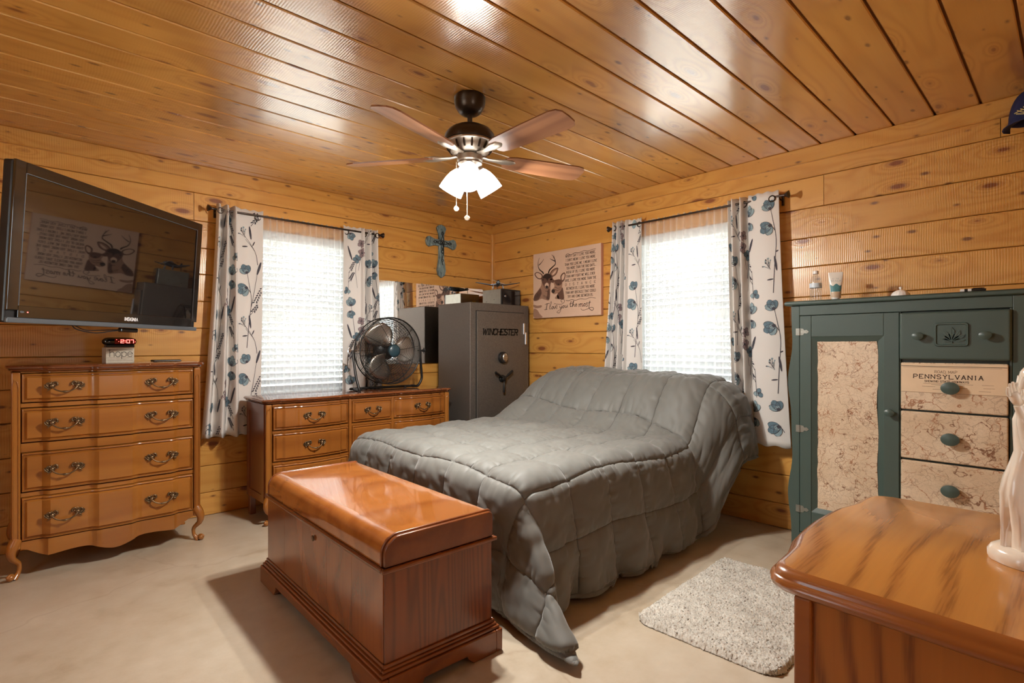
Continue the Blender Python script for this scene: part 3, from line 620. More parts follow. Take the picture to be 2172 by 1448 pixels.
def curtain(wall, top, bot, zt, zb, label, off, n_t=46, tieback=None):
    W = wall_pt(wall); (s1, d1), (s2, d2) = top, bot; n = len(s1)
    root = thing('floral_curtain', label, 'curtain', W(float(np.mean(s2)), zb, .09), 0, 'floral curtain panels'); c = np.array(root.location)
    tt = np.linspace(0, 1, n_t)
    Sg = s1[None]*(1-tt[:, None]**1.3)+s2[None]*tt[:, None]**1.3; Dg = d1[None]*(1-tt[:, None])+d2[None]*tt[:, None]
    Zg = (zt+(zb-zt)*tt)[:, None]*np.ones((1, n)); Zg[0] += .004*np.sin(np.arange(n)*.35); Zg[-1] += .006*np.sin(np.arange(n)*.21)
    P = np.stack(W(0, 0, 0) and [np.zeros_like(Sg)]*3, 2) if False else np.zeros((n_t, n, 3))
    if wall == 'A': P[..., 0] = -Sg; P[..., 1] = -Dg
    else: P[..., 0] = -Dg; P[..., 1] = -Sg
    P[..., 2] = Zg; P -= c
    idx = lambda j, i: j*n+i
    F = [(idx(j, i), idx(j, i+1), idx(j+1, i+1), idx(j+1, i)) for j in range(n_t-1) for i in range(n-1)]
    cl = put('cloth', P.reshape(-1, 3), F, 'curtain', root, smooth=180)
    md = cl.modifiers.new('thickness', 'SOLIDIFY'); md.thickness = .0012; md.offset = 0
    # printed flowers, laid on the cloth surface
    mid = P[n_t//2]; arc = np.concatenate([[0], np.cumsum(np.linalg.norm(np.diff(mid, axis=0), axis=1))]); Lc = arc[-1]; Hc = zt-zb
    room = np.array((0, -1, 0)) if wall == 'A' else np.array((-1, 0, 0))
    gi = np.gradient(P, axis=1); gj = np.gradient(P, axis=0); Nn = np.cross(gi, gj); Nn /= np.linalg.norm(Nn, axis=2, keepdims=True)
    sg = np.sign(np.sum(Nn*room, axis=2, keepdims=True)); Nn *= np.where(sg == 0, 1, sg)
    def surf(a, t, lay):
        a = np.asarray(a); t = np.asarray(t); fi = np.interp(a, arc, np.arange(n)); fj = np.clip(t/Hc, 0, 1)*(n_t-1)
        i0 = np.clip(fi.astype(int), 0, n-2); j0 = np.clip(fj.astype(int), 0, n_t-2); u = (fi-i0)[:, None]; v = (fj-j0)[:, None]
        q = lambda A: (A[j0, i0]*(1-u)+A[j0, i0+1]*u)*(1-v)+(A[j0+1, i0]*(1-u)+A[j0+1, i0+1]*u)*v
        return q(P)+q(Nn)*(.0016+.00045*lay)
    V = []; FF = []; FM = []; k = 0
    ok = lambda a, t: (a.min() > .004 and a.max() < Lc-.004 and t.min() > .006 and t.max() < Hc-.008)
    for ix in range(-1, int(Lc/TW_)+2):
        for iy in range(-2, int(Hc/TH_)+2):
            ox = ix*TW_+off[0]; oy = iy*TH_+off[1]+(.31 if ix % 2 else 0)
            for p in TILE.polys:
                if p[0] == 'e':
                    _, c0, rx, ry, ro, col, lay = p; c1 = (c0[0]+ox, c0[1]+oy); e2 = ell(c1, rx, ry, ro, 10); e1 = ell(c1, rx*.5, ry*.5, ro, 10); pts = np.vstack([[c1], e1, e2])
                    if not ok(pts[:, 0], pts[:, 1]): continue
                    V.append(surf(pts[:, 0], pts[:, 1], lay))
                    for q in range(10):
                        r2 = (q+1) % 10; FF += [(k, k+1+q, k+1+r2), (k+1+q, k+11+q, k+11+r2, k+1+r2)]; FM += [col, col]
                    k += 21
                else:
                    _, pts, w0, w1, col, lay = p; pts = np.array(pts)+np.array((ox, oy)); m_ = len(pts); ww = np.linspace(w0, w1, m_)
                    g = np.gradient(pts, axis=0); g /= np.maximum(np.linalg.norm(g, axis=1, keepdims=True), 1e-9); nn = np.stack([-g[:, 1], g[:, 0]], 1)
                    ww = ww*1.35; l_ = pts-nn*ww[:, None]/2; r_ = pts+nn*ww[:, None]/2; al = np.vstack([l_, r_])
                    if not ok(al[:, 0], al[:, 1]): continue
                    V.append(surf(al[:, 0], al[:, 1], lay))
                    for q in range(m_-1): FF.append((k+q, k+q+1, k+m_+q+1, k+m_+q)); FM.append(col)
                    k += 2*m_
    if V: put('floral_print', np.vstack(V), FF, None, root, mats=['p_teal', 'p_pale', 'p_mauve', 'p_dark'], fmat=FM)
    return root, P
cA1 = curtain('A', plan_curve(2.625, 2.315, 2.5, .42, .037), plan_curve(2.72, 2.335, 2.5, .62, .040), 2.175, .555, 'floral curtain nearest the television, tightly folded on its left', (.02, .03))
cA2 = curtain('A', plan_curve(1.385, 1.690, 2.5, .50, .034), plan_curve(1.335, 1.705, 2.5, .55, .036), 2.172, .555, 'floral curtain behind the round metal fan', (.16, .20))
cB1 = curtain('B', plan_curve(1.600, 1.860, 3.5, .55, .032), plan_curve(1.475, 1.875, 3.5, .58, .036), 2.190, .555, 'floral curtain beside the printed deer board', (.10, .12))
cB2 = curtain('B', plan_curve(2.545, 2.880, 2.5, .42, .032, ph=PI), plan_curve(2.585, 2.955, 2.5, .40, .036, ph=PI), 2.185, .545, 'floral curtain beside the green armoire, wide flat fold outermost', (.05, .33))
for (r_, P) in (cA1, cA2, cB1, cB2):
    wallA = abs(r_.location.y) < .2
    for fr in (.08, .5, .93):
        i = int(fr*(P.shape[1]-1)); p = P[1, i]; b = MB(); b.torus((p[0], p[1]-(.003 if wallA else 0), p[2]-.012) if wallA else (p[0]-.003, p[1], p[2]-.012), .019, .004, 'y' if wallA else 'x', 18, 6)
        b.build('grommet', 'dark_bronze', r_, smooth=60)
def rod(wall, s0, s1, z, label):
    W = wall_pt(wall); c = np.array(W((s0+s1)/2, z, .088)); r = thing('curtain_rod', label, 'curtain rod', tuple(c), 0, 'dark curtain rods')
    g = lambda s, zz, d: tuple(np.array(W(s, zz, d))-c)
    MB().tube([g(s0, z, .088), g(s1, z, .088)], .0075, 12).build('pole', 'dark_bronze', r, smooth=60)
    for s, sg in ((s0, -1), (s1, 1)):
        b = MB(); ax = np.array(W(sg, 0, 0)); 
        b.tube([g(s+sg*x, z, .088) for x in (0, .012, .013, .034, .036, .040)], [.0075, .008, .011, .023, .024, .012], 18); b.build('finial', 'dark_bronze', r, smooth=50)
        b = MB(); b.tube([g(s-sg*.03, z, .088), g(s-sg*.03, z-.012, .05), g(s-sg*.03, z-.014, .001)], .005, 8); b.tube([g(s-sg*.03, z-.045, .004), g(s-sg*.03, z+.02, .004)], .009, 8); b.build('bracket', 'dark_bronze', r, smooth=60)
rod('A', 1.365, 2.645, 2.140, 'dark metal curtain rod on the left wall')
rod('B', 1.580, 2.905, 2.148, 'dark metal curtain rod on the right wall')
def sheer(wall, s0, s1, zt, zb, label, seed):
    W = wall_pt(wall); n, m_ = 150, 50; c = np.array(W((s0+s1)/2, zb, .05)); r_ = np.random.default_rng(seed)
    u = np.linspace(0, 1, n); ph = 2*PI*np.cumsum(r_.uniform(.6, 1.5, n))/n*13; t = np.linspace(0, 1, m_)[:, None]
    d = .050+(.009+.004*np.sin(u*9))*np.sin(ph)[None]*(1-.25*t)+.006*np.sin(u*17+t*3); s = s0+(s1-s0)*u[None]+.008*np.sin(u*23+t*2.)*t; z = zt+(zb-zt)*t*np.ones((1, n)); z[0] += .006*np.sin(ph*1.3)
    d[0] += .004*np.sin(ph*2.1); P = np.zeros((m_, n, 3))
    if wall == 'A': P[..., 0] = -s; P[..., 1] = -d
    else: P[..., 0] = -d; P[..., 1] = -s
    P[..., 2] = z; P -= c; F = [(j*n+i, j*n+i+1, (j+1)*n+i+1, (j+1)*n+i) for j in range(m_-1) for i in range(n-1)]
    o = put('sheer_curtain', P.reshape(-1, 3), F, 'sheer', None, smooth=180); o.location = c; tag(o, label, 'curtain', 'white sheer curtains')
sheer('A', 1.650, 2.345, 2.158, .60, 'translucent white sheer hanging in the window beside the television', 3)
sheer('B', 1.825, 2.600, 2.168, .60, 'translucent white sheer hanging in the window above the bed', 4)

# ------------------------------------------------------------------ drawer furniture
def panel_grid(x0, x1, z0, z1, prof, base, edge, nx=44, body=.05):
    """raised drawer front: prof(x) = forward bulge, base = y of the carcass face, edge = [(inset, raise)...]"""
    ins = [e[0] for e in edge]; xs = sorted(set([round(x0+i, 5) for i in ins]+[round(x1-i, 5) for i in ins]+[round(v, 5) for v in np.linspace(x0+ins[-1], x1-ins[-1], nx)]))
    zs = sorted(set([round(z0+i, 5) for i in ins]+[round(z1-i, 5) for i in ins])); ie = np.array(ins); re = np.array([e[1] for e in edge])
    n, m_ = len(xs), len(zs); V = []; F = []
    for z in zs:
        for x in xs:
            d = min(x-x0, x1-x, z-z0, z1-z); V.append((x, base-prof(x)-float(np.interp(d, ie, re)), z))
    for j in range(m_-1):
        for i in range(n-1): F.append((j*n+i, j*n+i+1, (j+1)*n+i+1, (j+1)*n+i))
    k = len(V); ring = [(0, i) for i in range(n)]+[(j, n-1) for j in range(1, m_)]+[(m_-1, i) for i in range(n-2, -1, -1)]+[(j, 0) for j in range(m_-2, 0, -1)]
    for (j, i) in ring: V.append((xs[i], base+body, zs[j]))
    R = len(ring)
    for q in range(R):
        a, b2 = ring[q], ring[(q+1) % R]; F.append((a[0]*n+a[1], k+q, k+(q+1) % R, b2[0]*n+b2[1]))
    F.append(tuple(range(k+R-1, k-1, -1)))
    return V, F
def swept_front(x0, x1, prof, y_back, section, nx=70):
    """moulding/slab whose front follows prof; section: list of (overhang, z); flat back at y_back"""
    xs = np.linspace(x0, x1, nx); V = []; F = []; m_ = len(section)
    return xs
def slab_outline(x0, x1, y_front, y_back, prof, over, nx=64, cr=.03):
    pts = []
    for x in np.linspace(x0, x1, nx):
        e = min(x-x0, x1-x); c_ = cr*(1-math.sqrt(max(0, 1-(1-min(e/cr, 1))**2))) if cr > 0 else 0
        pts.append((x, y_front-prof(min(max(x, x0+.001), x1-.001))-over+c_))
    return pts+[(x1, y_back), (x0, y_back)]
def loft_slab(name, outs, mat, parent, smooth=35):
    """outs: list of (outline, z) with equal point counts"""
    n = len(outs[0][0]); V = []; F = []
    for o_, z in outs: V += [(a, b, z) for a, b in o_]
    for j in range(len(outs)-1):
        for i in range(n): F.append((j*n+i, j*n+(i+1) % n, (j+1)*n+(i+1) % n, (j+1)*n+i))
    F += [tuple(range(n-1, -1, -1)), tuple((len(outs)-1)*n+i for i in range(n))]
    return put(name, V, F, mat, parent, smooth=smooth)
def steps(x0, x1, sp, d):
    """block front: forward steps at fractions sp, mirrored"""
    def f(x):
        t = (x-x0)/(x1-x0); t = min(t, 1-t); v = 0.0
        for a, h in zip(sp, d): v += h*float(sst(a-.018, a+.018, t))
        return v
    return f
EDGE = [(0, -.006), (.0015, -.002), (.004, .009), (.009, .011), (.011, .003), (.015, .003), (.023, .014), (.03, .014)]
def pull_mesh():
    b = MB()
    bail = spline([(-.052, -.016, .002), (-.040, -.024, -.013), (-.020, -.027, -.023), (0, -.028, -.026), (.020, -.027, -.023), (.040, -.024, -.013), (.052, -.016, .002)], 5)
    n = len(bail); b.tube(bail, [.0035+.0022*math.exp(-((i-n/2+.5)/2.5)**2) for i in range(n)], 8)
    b.sphere((0, -.029, -.027), .0072, 10, sc=(1.5, .8, .8))
    for s in (-1, 1):
        b.sphere((s*.052, -.010, .004), .012, 10, sc=(1.0, .9, 1.0))
        cur = [(s*(.040-.011*math.cos(a)*(1-a/9)), -.010, .016+.011*math.sin(a)*(1-a/9)) for a in np.linspace(-.9, 5.2, 22)]
        b.tube(cur, [.0048*(1-.5*i/22) for i in range(22)], 7)
        cur = [(s*(.064+.010*math.cos(a)*(1-a/9)), -.009, .012+.010*math.sin(a)*(1-a/9)) for a in np.linspace(-1.6, 4.2, 20)]
        b.tube(cur, [.0046*(1-.5*i/20) for i in range(20)], 7)
        b.tube(spline([(s*.050, -.008, .0), (s*.062, -.009, -.010), (s*.074, -.008, -.004), (s*.084, -.007, .010)], 5), [.0055-.00028*i for i in range(16)], 7)
        b.tube(spline([(s*.058, -.008, -.006), (s*.066, -.008, -.017), (s*.072, -.006, -.022)], 4), [.0042-.0004*i for i in range(9)], 6)
        b.tube(spline([(s*.052, -.008, .012), (s*.056, -.010, .022), (s*.050, -.008, .029)], 4), [.0045-.0004*i for i in range(9)], 6)
        b.box(s*.070-.012, s*.070+.012, -.005, .0005, -.006, .014)
    o = b.build('pull_handle', 'brass', None, smooth=60); me = o.data; bpy.data.objects.remove(o); return me
PULL = pull_mesh()
def cabriole(name, x, y, sx, sy, h, top, mat, parent, curl=True):
    """leg: square knee at the top, S-curve to a scroll foot; sx,sy outward signs"""
    b = MB(); P = []; R = []
    for t in np.linspace(0, 1, 14):
        z = h*(1-t); out = .020*math.sin(PI*min(1, t*1.6))*(1 if t < .62 else 1)-.012*math.sin(PI*max(0, (t-.45)/.55)); out += .010*max(0, t-.85)/.15
        P.append((x+sx*out, y+sy*out, z+.0)); R.append(top*(1-.62*sst(0, .75, t))+.006*max(0, (t-.85)/.15))
    b.tube(P, R, 12)
    if curl:
        p = P[-1]; b.sphere((p[0]+sx*.012, p[1]+sy*.012, .017), .0165, 12)
        b.tube([(p[0]+sx*(.012+.012*math.cos(a)), p[1]+sy*(.012+.012*math.cos(a)), .017+.016*math.sin(a)) for a in np.linspace(.2, 4.0, 10)], .0062, 6)
    return b.build(name, mat, parent, smooth=70)

def chest_of_drawers():
    x0, x1 = -.425, .425; yf, yb = -.20, .22; Ht = 1.092
    r = thing('chest_of_drawers', 'tall four-drawer honey wood chest under the television', 'chest', (-3.243, -.285, 0))
    pr = steps(x0+.03, x1-.03, (.13, .385), (.024, .020))
    # body
    b = MB(); b.box(x0, x0+.02, yf+.02, yb, .17, 1.055); b.box(x1-.02, x1, yf+.02, yb, .17, 1.055); b.box(x0+.02, x1-.02, yb-.015, yb, .17, 1.055); b.box(x0+.02, x1-.02, yf+.05, yb-.015, .17, .19); b.box(x0+.02, x1-.02, yf+.05, yb-.015, 1.035, 1.055)
    b.build('body', 'honey_v', r)
    for sg, xx in ((-1, x0), (1, x1)):
        c_ = MB(); c_.box(min(xx, xx-sg*.036), max(xx, xx-sg*.036), yf-.012, yf+.02, .15, 1.055); st = c_.build('corner_stile', 'honey_v', r, bev=.006, bseg=3)
        q = MB(); q.tube([(xx-sg*.007, yf-.013, .20), (xx-sg*.007, yf-.013, .985), (xx-sg*.013, yf-.013, 1.015), (xx-sg*.024, yf-.013, 1.005), (xx-sg*.029, yf-.013, .975), (xx-sg*.029, yf-.013, .20)], .0028, 6, closed=True); q.build('moulding', 'honey_v', st, smooth=60)
    rails = [(.895, .872), (.690, .642), (.436, .412)]
    dz = [(.897, 1.048), (.692, .868), (.438, .640), (.188, .410)]
    xa, xb = x0+.037, x1-.037
    for (zt, zb) in rails+[(1.058, 1.050)]:
        o_ = slab_outline(xa, xb, yf, yf+.04, pr, -.001, cr=0); loft_slab('rail', [(o_, zb+.0012), (o_, zt-.0012)], 'honey', r)
    for z0, z1 in dz:
        V, F = panel_grid(xa+.001, xb-.001, z0, z1, pr, yf, EDGE); d = put('drawer', V, F, 'honey', r, smooth=30)
        for hx in (-.217, .219):
            inst('pull_handle', PULL, d, (hx, yf-pr(hx)-.0125, (z0+z1)/2+.004))
    # shaped apron
    n = 60; xs = np.linspace(xa, xb, n); V = []; F = []
    for x in xs:
        t = (x-xa)/(xb-xa); tt = min(t, 1-t); zb_ = .118+.012*math.cos(tt*2*PI*2.0)-.050*float(sst(.30, .5, tt))+.018*float(sst(.0, .06, .06-tt)); zb_ = .150-.045*float(sst(0, .14, tt))-.010*math.sin(tt*PI*5)*.6-.025*float(sst(.33, .5, tt))
        for yy, zz in ((yf-pr(x)-.004, .186), (yf-pr(x)-.004, zb_), (yf+.03, zb_), (yf+.03, .186)): V.append((x, yy, zz))
    for i in range(n-1):
        for k in range(4): F.append((i*4+k, i*4+(k+1) % 4, (i+1)*4+(k+1) % 4, (i+1)*4+k))
    F += [(3, 2, 1, 0), tuple(4*(n-1)+k for k in range(4))]; put('apron', V, F, 'honey', r, smooth=35)
    for sx, xx in ((-1, x0+.020), (1, x1-.020)):
        cabriole('leg', xx, yf+.006, sx, -1, .20, .026, 'honey_v', r); cabriole('leg', xx, yb-.03, sx, .3, .20, .024, 'honey_v', r, curl=False)
    # top with moulded edge
    outs = []
    for ov, z in ((.006, 1.058), (.012, 1.062), (.016, 1.066), (.014, 1.070), (.024, 1.074), (.028, 1.081), (.024, 1.089), (.016, Ht)):
        outs.append((slab_outline(x0-ov+.004, x1+ov-.004, yf, yb+.004, pr, ov, cr=.035), z))
    loft_slab('top', outs, 'brown_top', r)
    return r
chest_of_drawers()

def long_dresser():
    x0, x1 = -.748, .748; yf, yb = -.16, .205; Ht = .835
    r = thing('dresser', 'long low triple dresser of reddish maple under the left window', 'dresser', (-1.690, -.345, 0))
    cols = [(-.705, -.165), (-.143, .189), (.211, .705)]
    def pr(x):
        for (a, b_) in (cols[0], cols[2]):
            if a-.011 <= x <= b_+.011: return steps(a, b_, (.12, .30), (.016, .012))(x)
        return .012
    b = MB(); b.box(x0, x0+.02, yf+.02, yb, .14, .80); b.box(x1-.02, x1, yf+.02, yb, .14, .80); b.box(x0+.02, x1-.02, yb-.015, yb, .14, .80); b.box(x0+.02, x1-.02, yf+.05, yb-.015, .14, .16); b.box(x0+.02, x1-.02, yf+.05, yb-.015, .78, .80)
    b.box(x0-.006, x0, yf+.02, yf+.07, .14, .80); b.box(x0-.006, x0, yb-.05, yb, .14, .80); b.box(x0-.006, x0, yf+.07, yb-.05, .74, .80); b.box(x0-.006, x0, yf+.07, yb-.05, .14, .19)
    b.build('body', 'dres_side', r)
    for sg, xx in ((-1, x0), (1, x1)):
        c_ = MB(); c_.box(min(xx, xx-sg*.038), max(xx, xx-sg*.038), yf-.010, yf+.02, .13, .80); st = c_.build('corner_stile', 'honey_v', r, bev=.008, bseg=3)
        q = MB(); q.tube(spline([(xx-sg*.006, yf-.011, .735), (xx-sg*.009, yf-.012, .765), (xx-sg*.018, yf-.012, .760), (xx-sg*.028, yf-.012, .725), (xx-sg*.030, yf-.011, .19)], 4), .0026, 6); q.build('moulding', 'honey_v', st, smooth=60)
    for xm in (-.154, .200): MB().box(xm-.010, xm+.010, yf-.012, yf+.03, .18, .80).build('divider', 'dres', r, bev=.002)
    rows = [(.622, .782), (.412, .600), (.180, .390)]
    for (zt, zb) in ((.621, .601), (.411, .391), (.800, .783)):
        for (a, b_) in cols:
            o_ = slab_outline(a, b_, yf, yf+.04, pr, -.001, nx=40, cr=0); loft_slab('rail', [(o_, zb+.0012), (o_, zt-.0012)], 'dres', r)
    for z0, z1 in rows:
        for ci, (a, b_) in enumerate(cols):
            V, F = panel_grid(a+.001, b_-.001, z0, z1, pr, yf, EDGE, nx=34); d = put('drawer', V, F, 'dres', r, smooth=30)
            hx = (a+b_)/2; inst('pull_handle', PULL, d, (hx, yf-pr(hx)-.0125, (z0+z1)/2+.004), scale=(.95, 1, 1) if ci != 1 else (.88, 1, 1))
    n = 70; xs = np.linspace(x0+.038, x1-.038, n); V = []; F = []
    for x in xs:
        t = (x-x0)/(x1-x0); tt = min(t, 1-t); zb_ = .135-.035*float(sst(.02, .12, tt))-.015*math.sin(tt*PI*6)
        for yy, zz in ((yf-pr(x)-.003, .179), (yf-pr(x)-.003, zb_), (yf+.03, zb_), (yf+.03, .179)): V.append((x, yy, zz))
    for i in range(n-1):
        for k in range(4): F.append((i*4+k, i*4+(k+1) % 4, (i+1)*4+(k+1) % 4, (i+1)*4+k))
    F += [(3, 2, 1, 0), tuple(4*(n-1)+k for k in range(4))]; put('apron', V, F, 'dres', r, smooth=35)
    for sx, xx in ((-1, x0+.020), (1, x1-.020)):
        cabriole('leg', xx, yf+.006, sx, -1, .17, .025, 'honey_v', r); MB().box(xx-.02, xx+.02, yb-.05, yb-.01, 0, .14).build('leg', 'dres_side', r, bev=.004)
    outs = []
    for ov, z in ((.006, .803), (.012, .806), (.016, .810), (.013, .814), (.024, .818), (.028, .825), (.022, .832), (.014, Ht)):
        outs.append((slab_outline(x0-ov, x1+ov, yf, yb+.004, pr, ov, nx=120, cr=.05), z))
    loft_slab('top', outs, 'brown_top', r)
    return r
long_dresser()

# ------------------------------------------------------------------ hope chest
def hope_chest():
    r = thing('hope_chest', 'glossy walnut blanket chest at the foot of the bed', 'chest', (-2.508, -2.005, 0), -.030)
    hx, hy = .232, .605; zw = .432; zt = .545
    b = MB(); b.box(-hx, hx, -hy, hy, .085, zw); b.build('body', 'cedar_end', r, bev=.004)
    # veneered front: five flitches set edge to edge
    ys = [-hy+.006, -.36, -.13, .13, .36, hy-.006]
    for i in range(5):
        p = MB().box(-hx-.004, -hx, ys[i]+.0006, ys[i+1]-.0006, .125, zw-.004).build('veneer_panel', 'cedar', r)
    # waist moulding
    for nm, (a, c, d, e) in (('waist_moulding', (-hx-.016, hx+.016, -hy-.016, -hy)), ('waist_moulding', (-hx-.016, hx+.016, hy, hy+.016)), ('waist_moulding', (-hx-.016, -hx, -hy, hy)), ('waist_moulding', (hx, hx+.016, -hy, hy))):
        MB().box(a, c, d, e, zw-.004, zw+.012).build(nm, 'cedar_dark', r, bev=.005, bseg=3)
    # lid with waterfall front edge
    R = .062; pf = []
    for a in np.linspace(PI, PI/2, 12): pf.append((-hx-.004+R+R*math.cos(a), zt-R+R*math.sin(a)))
    pf = [(-hx-.004, zw+.013)]+pf
    for a in np.linspace(PI/2, 0, 6): pf.append((hx+.004-.02+.02*math.cos(a), zt-.02+.02*math.sin(a)))
    pf.append((hx+.004, zw+.013)); pf = pf[::-1]
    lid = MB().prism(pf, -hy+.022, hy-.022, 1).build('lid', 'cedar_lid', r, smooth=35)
    for sg in (-1, 1):
        for (ya, yb_, gr_) in ((hy-.022, hy-.012, .004), (hy-.012, hy+.004, -.002)):
            k = []
            for (x, z) in pf: k.append((x+(gr_ if x > 0 else -gr_) if abs(x) > hx-.03 else x, z+(gr_ if z > zt-.02 else 0)))
            lo, hi = sorted((sg*ya, sg*yb_)); MB().prism(k, lo, hi, 1).build('lid_banding', 'cedar_dark', lid, smooth=35, bev=.003)
    k = MB(); k.lathe([(.012, 0), (.012, .003), (.008, .004)], 16, (-hx-.0085, 0, .385), rot_y(-PI/2)); k.build('keyhole', 'brass', r, smooth=40)
    # plinth with bracket feet
    for sg in (-1, 1):
        o_ = [(-hy-.03, 0), (-hy+.17, 0), (-hy+.19, .018), (-hy+.205, .045), (hy-.205, .045), (hy-.19, .018), (hy-.17, 0), (hy+.03, 0), (hy+.03, .085), (-hy-.03, .085)]
        x_ = sorted((sg*(hx), sg*(hx+.03))); MB().prism(o_, x_[0], x_[1], 0).build('plinth', 'cedar_dark', r, bev=.004)
        o_ = [(-hx, 0), (-hx+.11, 0), (-hx+.13, .018), (-hx+.14, .035), (hx-.14, .035), (hx-.13, .018), (hx-.11, 0), (hx, 0), (hx, .085), (-hx, .085)]
        y_ = sorted((sg*hy, sg*(hy+.03))); MB().prism(o_, y_[0], y_[1], 1).build('plinth', 'cedar_dark', r, bev=.004)
    for (e, z0, z1) in ((.022, .086, .098), (.014, .098, .108), (.008, .108, .122)):
        for (a, c, d, f_) in ((-hx-e, hx+e, -hy-e, -hy), (-hx-e, hx+e, hy, hy+e), (-hx-e, -hx, -hy, hy), (hx, hx+e, -hy, hy)):
            MB().box(a, c, d, f_, z0, z1).build('base_moulding', 'cedar_dark', r, bev=.004, bseg=3)
hope_chest()

# ------------------------------------------------------------------ bed and comforter
BX0, BX1, BY0, BY1 = -2.06, -.16, -2.545, -1.03
def bed():
    r = thing('bed', 'double bed with dark metal frame hidden under the grey comforter', 'bed', ((BX0+BX1)/2, (BY0+BY1)/2, 0)); c = np.array(r.location)
    def bx(n, a, b_, d, e, z0, z1, m_, bev=None): return MB().box(a-c[0], b_-c[0], d-c[1], e-c[1], z0, z1).build(n, m_, r, bev=bev, bseg=4)
    bx('mattress', BX0+.02, BX1, BY0+.03, BY1-.03, .36, .565, 'mattress', .05)
    bx('box_spring', BX0+.02, BX1, BY0+.03, BY1-.03, .20, .36, 'frame_dark', .02)
    for x in (BX0+.03, BX1-.05): bx('cross_rail', x, x+.03, BY0+.04, BY1-.04, .165, .20, 'frame_dark')
    for y in (BY0+.04, BY1-.07): bx('side_rail', BX0+.06, BX1-.05, y, y+.03, .165, .20, 'frame_dark')
    for x in (BX0+.12, -1.06, BX1-.13):
        for y in (BY0+.045, BY1-.085): bx('leg', x, x+.045, y, y+.045, 0, .165, 'frame_dark', .004)
bed()
def comforter():
    X0, XF = -.165, -2.085; Lp = X0-XF; YR, YL = -2.565, -1.01; Wd = YL-YR
    b_f, a_r, a_l = .53, .545, .40
    n_p, n_q = 420, 440
    p = np.linspace(0, Lp+b_f, n_p)[:, None]*np.ones((1, n_q)); q = np.linspace(-a_l, Wd+a_r, n_q)[None]*np.ones((n_p, 1))   # q from left (YL) to right (YR)
    fq = np.clip(q/Wd, 0, 1); hum = 1-sst(.15, .80-.28*fq, p+.03*np.sin(q*4))
    dip = .012*np.exp(-((q-Wd*.5)/.16)**2)
    r = .085+.19*hum; u = p-Lp; vR = q-Wd-.15*hum; vL = -q
    isR = q > Wd/2; v = np.where(isR, vR, vL)
    a = np.maximum(u+r, 0); b = np.maximum(v+r, 0); e = np.hypot(a, b)+1e-9; dx, dy = a/e, b/e; e = np.where(e > .66, .66+(e-.66)*.35, e)
    phi = np.arctan2(b, a)                      # 0: foot, pi/2: side
    cor = np.sin(2*phi)**2*sst(.02, .25, np.minimum(a, b)); dx = dx*(1-.50*cor*isR); dy = np.sqrt(np.maximum(0, np.where(e > 1e-6, 1-dx*dx, 0)))*np.where(b > 0, 1, 0)
    q1 = PI*r/2; ext = np.maximum(e-q1, 0)
    drop = np.where(e < q1, r*(1-np.cos(np.minimum(e, q1)/r)), r+ext)
    hor = np.where(e < q1, r*np.sin(np.minimum(e, q1)/r), r)
    bl = sst(PI/4-.55, PI/4+.45, phi); k = .04+.10*bl+.06*hum+.36*cor
    # folds of the hanging cloth
    ht = sst(.10, .55, ext)
    ff = lambda w: .028*np.sin(2*PI*w/.37+1.2+1.5*vnoise(w*3, e*2, 3))+.014*np.sin(2*PI*w/.19+.4)
    fold = ff(p)*bl+ff(q)*.35*(1-bl)
    cfold = .055*np.cos(phi*8.0+.2)*cor
    hor = hor+k*ext*(1-.15*ext)+.10*cor*sst(.3, .6, ext)+(fold*(1-cor)+cfold)*ht*np.minimum(1, ext*2.2)
    drop = np.where(e < q1, drop, r+ext*np.sqrt(1-np.minimum(k, .8)**2*.8))
    bx = X0-np.minimum(p, Lp-r)-dx*hor
    ys = np.where(isR, YL-np.minimum(q, Wd+.15*hum-r)-dy*hor, YL-np.maximum(q, r)+dy*hor)
    ztop = .605+.365*hum-dip*hum+.018*(vnoise(p*3, q*3, 5)-.5)+.010*np.sin(q*3.0)
    z = ztop-drop
    # lies on the floor where it is too long
    zm = .022+.012*vnoise(p*9, q*9, 8); exc = np.maximum(zm-z, 0); z = np.maximum(z, zm)
    bx -= dx*exc*.2; ys -= np.where(isR, 1, -1)*dy*exc*.2
    bx = np.minimum(bx, X0)
    P = np.stack([bx, ys, z], 2)
    gi = np.gradient(P, axis=0); gj = np.gradient(P, axis=1); N = np.cross(gi, gj); N /= np.linalg.norm(N, axis=2, keepdims=True)+1e-9
    N *= np.where(N[Ellipsis, 2:3].mean() < 0, -1, 1)
    # quilting: boxes with stitched seams, cloth gathers beside the stitching
    cp, cq = .285, .262; pu = (p+.10+.012*np.sin(q*7))/cp; qu = (q+.02+.012*np.sin(p*6))/cq
    sp, sq = np.abs(np.sin(PI*pu)), np.abs(np.sin(PI*qu))
    puff = (sp**.36)*(sq**.36)
    seam = np.exp(-(sp/.06)**2)+np.exp(-(sq/.06)**2)
    gather = np.exp(-(sp/.42)**2)*(vnoise(q*62, p*7, 11)-.5)+np.exp(-(sq/.42)**2)*(vnoise(p*62, q*7, 12)-.5)
    gather *= (1-.55*np.clip(seam, 0, 1))
    hang = sst(0, .2, ext)
    wr = (vnoise(p*13+q*4, q*13-p*5, 13)-.5)*.006+(vnoise(p*30-q*18, q*24+p*9, 14)-.5)*.0035
    rip = (vnoise(p*5+q*2, q*34, 15)-.5)*.010*hum*(1-hang)
    disp = .030*puff-.0035*np.clip(seam, 0, 1)+.0100*gather+1.6*wr+rip+hang*(vnoise(p*9, q*9, 16)-.5)*.022
    cl = np.where(z < .05, .35, 1.0)
    P = P+N*(disp*cl)[Ellipsis, None]
    P[Ellipsis, 2] = np.maximum(P[Ellipsis, 2], .018)
    o0 = np.array((-1.12, -1.79, 0)); V = (P-o0).reshape(-1, 3)
